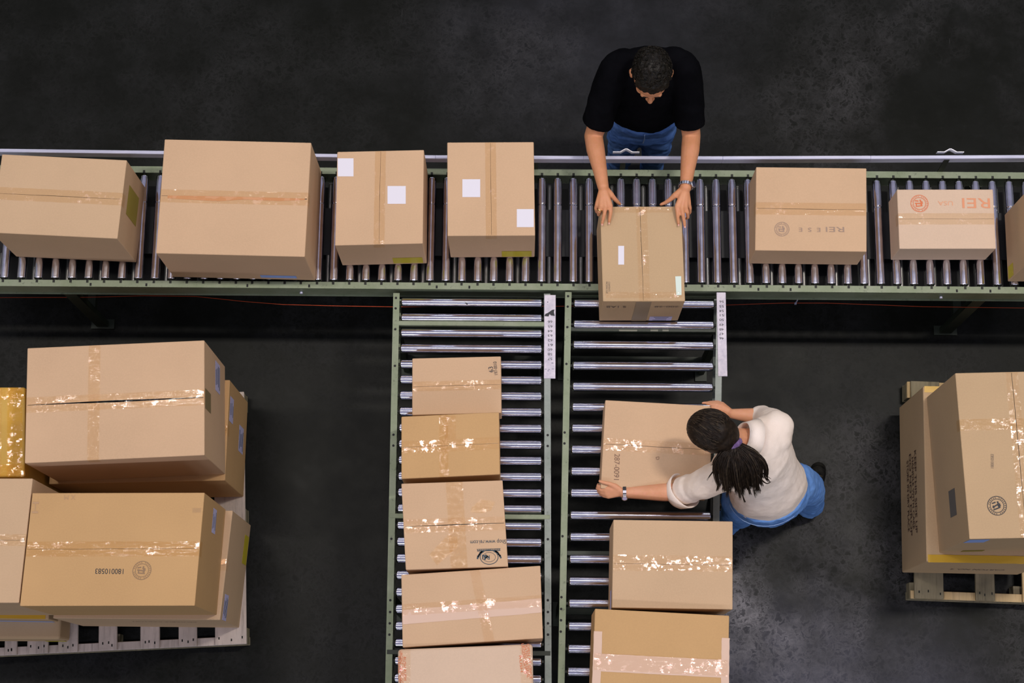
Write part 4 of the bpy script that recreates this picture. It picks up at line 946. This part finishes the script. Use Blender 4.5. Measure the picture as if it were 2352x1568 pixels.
# rolled-back cuff: an open flared band
bm = bmesh.new(); x = y.cross(Vector((0, 0, 1))).normalized(); z = x.cross(y); rings = []
for k in range(33):
    t = 2*PI*k/32; dr = x*math.cos(t)+z*math.sin(t); u_ = 1+.03*math.sin(2*t+.6)+.015*math.sin(5*t)
    rings.append([bm.verts.new(p) for p in (cpt(sl, el_, 1.13)+dr*.052*u_, cpt(sl, el_, 1.135)+dr*.060*u_, cpt(sl, el_, 1.05)+dr*.073*u_, cpt(sl, el_, .90+.05*math.cos(t))+dr*.083*u_, cpt(sl, el_, .89+.05*math.cos(t))+dr*.078*u_, cpt(sl, el_, 1.04)+dr*.066*u_)])
for a, b in zip(rings, rings[1:]):
    for j in range(6): f = bm.faces.new((a[j], b[j], b[(j+1) % 6], a[(j+1) % 6])); f.smooth = True
bmesh.ops.recalc_face_normals(bm, faces=bm.faces[:]); mesh_obj('cuff', bm, CREAM, SH)
# collar: a folded band round the neck
bm = bmesh.new(); nd = (nk-hc).normalized(); x = nd.cross(Vector((0, 0, 1))).normalized(); z = x.cross(nd); cc = W(1713, 1003, 1.385)
rings = []
for k in range(25):
    t = 2*PI*(k/24); wob = 1+.04*math.sin(3*t)
    dr = (x*math.cos(t)+z*math.sin(t)); rings.append([bm.verts.new(cc+dr*.056*wob-nd*.012), bm.verts.new(cc+dr*.060*wob-nd*.022), bm.verts.new(cc+dr*.073*wob+nd*.012), bm.verts.new(cc+dr*.088*wob+nd*.040), bm.verts.new(cc+dr*.078+nd*.045), bm.verts.new(cc+dr*.058+nd*.02)])
for a, b in zip(rings, rings[1:]):
    for j in range(6): f = bm.faces.new((a[j], b[j], b[(j+1) % 6], a[(j+1) % 6])); f.smooth = True
bmesh.ops.recalc_face_normals(bm, faces=bm.faces[:]); mesh_obj('collar', bm, CREAM, SH, label='turned-up collar')
# jeans
B = Blob()
B.secs([(W(1768, 1140, .74), .165, .12, 17, (0, 0, 1)), (W(1770, 1137, .80), .185, .145, 17, (0, 0, 1)), (W(1768, 1130, .88), .186, .152, 17, (-.05, 0, 1)), (W(1766, 1127, .935), .176, .142, 17, (-.1, .05, 1))])
B.chain([(W(1705, 1150, .80), .098), (Vector((1.03, 1.07, .62))-mo, .084), (Vector((1.02, 1.06, .48))-mo, .068), (Vector((.985, 1.03, .25))-mo, .060), (Vector((.97, 1.02, .10))-mo, .062)])
B.chain([(W(1822, 1108, .80), .100), (W(1850, 1118, .60), .088), (W(1860, 1128, .46), .072), (W(1862, 1142, .27), .066), (W(1860, 1160, .10), .068)])
J = B.done('jeans', DENIM2, wom, voxel=.008, smooth=4, wr=.022, wscale=.06, label='mid-blue jeans')
bm = bmesh.new(); pc_ = W(1766, 1128, .925)
tube(bm, [pc_+Vector((math.cos(t), math.sin(t), 0))*.0+Vector((math.cos(math.radians(17))*.186*math.cos(t)-math.sin(math.radians(17))*.153*math.sin(t), math.sin(math.radians(17))*.186*math.cos(t)+math.cos(math.radians(17))*.153*math.sin(t), -.028)) for t in [PI+PI*i/24 for i in range(27)]], .0016, 5)
mesh_obj('waistband_stitching', bm, STITCH, J)
def shoe(heel, toe, mat):
    B = Blob(); B.chain([(heel, .040), (cpt(heel, toe, .45)+Vector((0, 0, .012)), .044), (cpt(heel, toe, .85), .040)]); B.cap(cpt(heel, toe, -.1)-Vector((0, 0, .028)), cpt(heel, toe, .95)-Vector((0, 0, .028)), .042, .040)
    # keep the sole on the ground
    for v in B.bm.verts: v.co.z = max(v.co.z, .002-mo.z)
    o = B.done('shoe', SHOE, wom, voxel=.006, smooth=2)
    bm = bmesh.new(); d = (toe-heel).normalized(); s_ = Vector((d.y, -d.x, 0))
    for k in range(4):
        c = cpt(heel, toe, .42+.11*k)+Vector((0, 0, .062-.006*k)); tube(bm, [c-s_*.02, c+Vector((0, 0, .004)), c+s_*.02], .003, 5)
    mesh_obj('laces', bm, SHOES2, o)
shoe(W(1858, 1162, .045), W(1883, 1072, .035), SHOE)
shoe(Vector((.985, 1.01, .045))-mo, Vector((.99, 1.22, .035))-mo, SHOE)
# hair: shell, combed strands, ponytail
B = Blob()
def HE(x, y, z, a, b, d): B.ell(hc+R @ Vector((x, y, z)), (a, b, d), R)
HE(0, -.014, .036, .084, .106, .084); HE(0, .040, .050, .062, .054, .048); HE(0, -.055, -.005, .074, .064, .080); HE(.05, -.01, .0, .038, .066, .066); HE(-.05, -.01, .0, .038, .066, .066)
HB = B.done('hair', HAIRW, wom, voxel=.005, smooth=4, label='long dark brown hair in a ponytail')
tie = W(1685, 1019, 1.452); tl = R.transposed() @ (tie-hc)
bm = bmesh.new(); rnd = random.Random(11)
C0 = Vector((0, -.014, .034)); A0 = Vector((.0905, .113, .0925))
for i in range(1000):
    t = rnd.uniform(-PI*.08, PI*1.08); st = Vector((math.cos(t)*.086, .066*math.sin(t)**.8*1.25 if math.sin(t) > 0 else .0, .050+.022*math.sin(t) if math.sin(t) > 0 else .0))
    st = Vector((math.cos(t)*.085, max(-.02, .098*math.sin(t)), -.005+.075*max(0, math.sin(t))))
    en = tl+Vector((rnd.uniform(-.012, .012), rnd.uniform(-.01, .01), rnd.uniform(-.012, .012))); pts = []
    bend = rnd.uniform(-.006, .006)
    for k in range(9):
        q = k/8; p = st.lerp(en, q)+Vector((bend*math.sin(PI*q)+st.x*.9*math.sin(PI*q), 0, .11*math.sin(PI*q))); d = p-C0; m = math.sqrt((d.x/A0.x)**2+(d.y/A0.y)**2+(d.z/A0.z)**2)
        if q < .99: p = C0+d/max(m, 1e-4)*rnd.uniform(.975, 1.0)
        pts.append(hc+R @ p)
    tube(bm, pts, .0016, 4, radii=[.0009]+[.0015]*7+[.0012], mi=1 if rnd.random() < .16 else 0)
mesh_obj('combed_strands', bm, [HAIRW, HAIRL], HB)
bm = bmesh.new()
tips = [(1647, 1126), (1655, 1134), (1668, 1138), (1680, 1141), (1692, 1146), (1703, 1144), (1714, 1146), (1725, 1142), (1735, 1134), (1745, 1128), (1752, 1118), (1762, 1108), (1768, 1102), (1740, 1122), (1700, 1140), (1672, 1130)]
locks = [(rnd.uniform(.80, 1.04), rnd.uniform(-5, 5), rnd.uniform(-.01, .02), rnd.uniform(-3, 3)) for _ in range(40)]
for i in range(1300):
    lk = int(rnd.uniform(0, 39.99)); L4 = locks[lk]; j = lk/40*(len(tips)-4.01)+rnd.uniform(-.25, .25); j = max(0, j); a = tips[int(j)]; b = tips[int(j)+1]; f_ = j-int(j); sh = L4[0]*rnd.uniform(.93, 1.02)
    tp = (1690+(a[0]*(1-f_)+b[0]*f_-1690)*sh, 1022+(a[1]*(1-f_)+b[1]*f_-1022)*sh)
    tip = W(tp[0]+L4[1]+rnd.uniform(-1.5, 1.5), tp[1]+L4[3]+rnd.uniform(-1.5, 1.5), 1.335+L4[2]-.0006*(tp[1]-1100)); s0 = tie+Vector((rnd.uniform(-.018, .018), rnd.uniform(-.012, .012), rnd.uniform(-.014, .014)))
    bow = Vector(((tp[0]-1705)*.00035, 0, 0)); sp_ = Vector((rnd.uniform(-1, 1), rnd.uniform(-1, 1), 0))*.008; up_ = .05+.02*rnd.random(); pts = []
    for k in range(11):
        q = k/10; pts.append(s0.lerp(tip, q)+bow*math.sin(PI*min(1, q*1.1))*2.2+sp_*math.sin(PI*q)*(1-.3*q)+Vector((0, 0, up_*math.sin(PI*q)*(1-.4*q))))
    tube(bm, pts, .002, 4, radii=[.0016, .0019, .0021, .0022, .0022, .0021, .0019, .0017, .0013, .0008, .0003], mi=1 if rnd.random() < .07 else 0)
PT = mesh_obj('ponytail', bm, [HAIRW, HAIRL], HB)
B = Blob(); B.cap(tie, W(1695, 1060, 1.432), .022, .026); B.cap(W(1695, 1060, 1.425), W(1699, 1095, 1.37), .024, .014)
B.ell(W(1700, 1085, 1.372), (.040, .040, .010)); B.done('ponytail_core', HAIRW, HB, voxel=.004, smooth=4)
bm = bmesh.new()
for P_ in (((1672, 1035), (1660, 1055), (1640, 1070), (1632, 1066)), ((1668, 1045), (1650, 1070), (1632, 1085), (1624, 1104)), ((1665, 1050), (1662, 1080), (1658, 1110), (1648, 1126)), ((1690, 1040), (1730, 1070), (1750, 1085), (1770, 1100)), ((1668, 1040), (1645, 1075), (1640, 1095), (1655, 1108)), ((1740, 1090), (1755, 1110), (1764, 1114), (1770, 1106)), ((1700, 1120), (1708, 1148), (1713, 1158), (1712, 1152)), ((1660, 1035), (1640, 1052), (1634, 1062), (1640, 1072))):
    for r_ in range(3):
        pts = [W(x+rnd.uniform(-2, 2), y+rnd.uniform(-2, 2), z) for (x, y), z in zip(P_, (1.43, 1.40, 1.375, 1.36))]
        fine = []
        for k in range(10):
            t = k/9; c0_, c1_, c2_, c3_ = pts; fine.append(c0_*(1-t)**3+c1_*3*t*(1-t)**2*1.0+c2_*3*t*t*(1-t)+c3_*t**3)
        tube(bm, fine, .001, 4, radii=[.0016]*7+[.0012, .0008, .0004])
mesh_obj('loose_strands', bm, HAIRW, HB)
B = Blob(); ax = (W(1697, 1060, 1.43)-W(1672, 1008, 1.47)).normalized(); x = ax.cross(Vector((0, 0, 1))).normalized(); z = x.cross(ax); n = 14
for k in range(n):
    t = 2*PI*k/n; B.ell(tie+(x*math.cos(t)+z*math.sin(t))*.028, (.013, .013, .013+.003*(k % 2)))
B.done('hair_tie', SCR, wom, voxel=.0035, smooth=1, wr=.006, wscale=.01, label='purple hair scrunchie')
# wrist watch and bracelet
bm = bmesh.new(); d = (el_-wl).normalized(); x = d.cross(Vector((0, 0, 1))).normalized(); z = x.cross(d); c = cpt(wl, el_, .01); n = 30
for k in range(n):
    t = 2*PI*k/n; q = c+(x*math.cos(t)*.0275+z*math.sin(t)*.0275); f = Matrix(((-x*math.sin(t)+z*math.cos(t)).normalized(), d, (x*math.cos(t)+z*math.sin(t)))).transposed()
    bx(bm, q, (.0064, .015, .003), f, mi=1 if k in (5, 7, 8) else (2 if k in (2, 3) else 0))
WT = mesh_obj('wristwatch', bm, [INK, WHITE, plain('orange_bead', rgb(220, 150, 40), .4)], wom, label='black strap watch')
sg = -1 if x.y > 0 else 1
dv = (x*sg*.80+z*.6).normalized(); q = c+dv*.030; bm = bmesh.new(); cyl(bm, q, q+dv*.008, .0135, 24); mesh_obj('watch_case', bm, STEEL, WT)
bm = bmesh.new(); cyl(bm, q+dv*.008, q+dv*.0086, .010, 24); mesh_obj('watch_dial', bm, LILAC, WT)
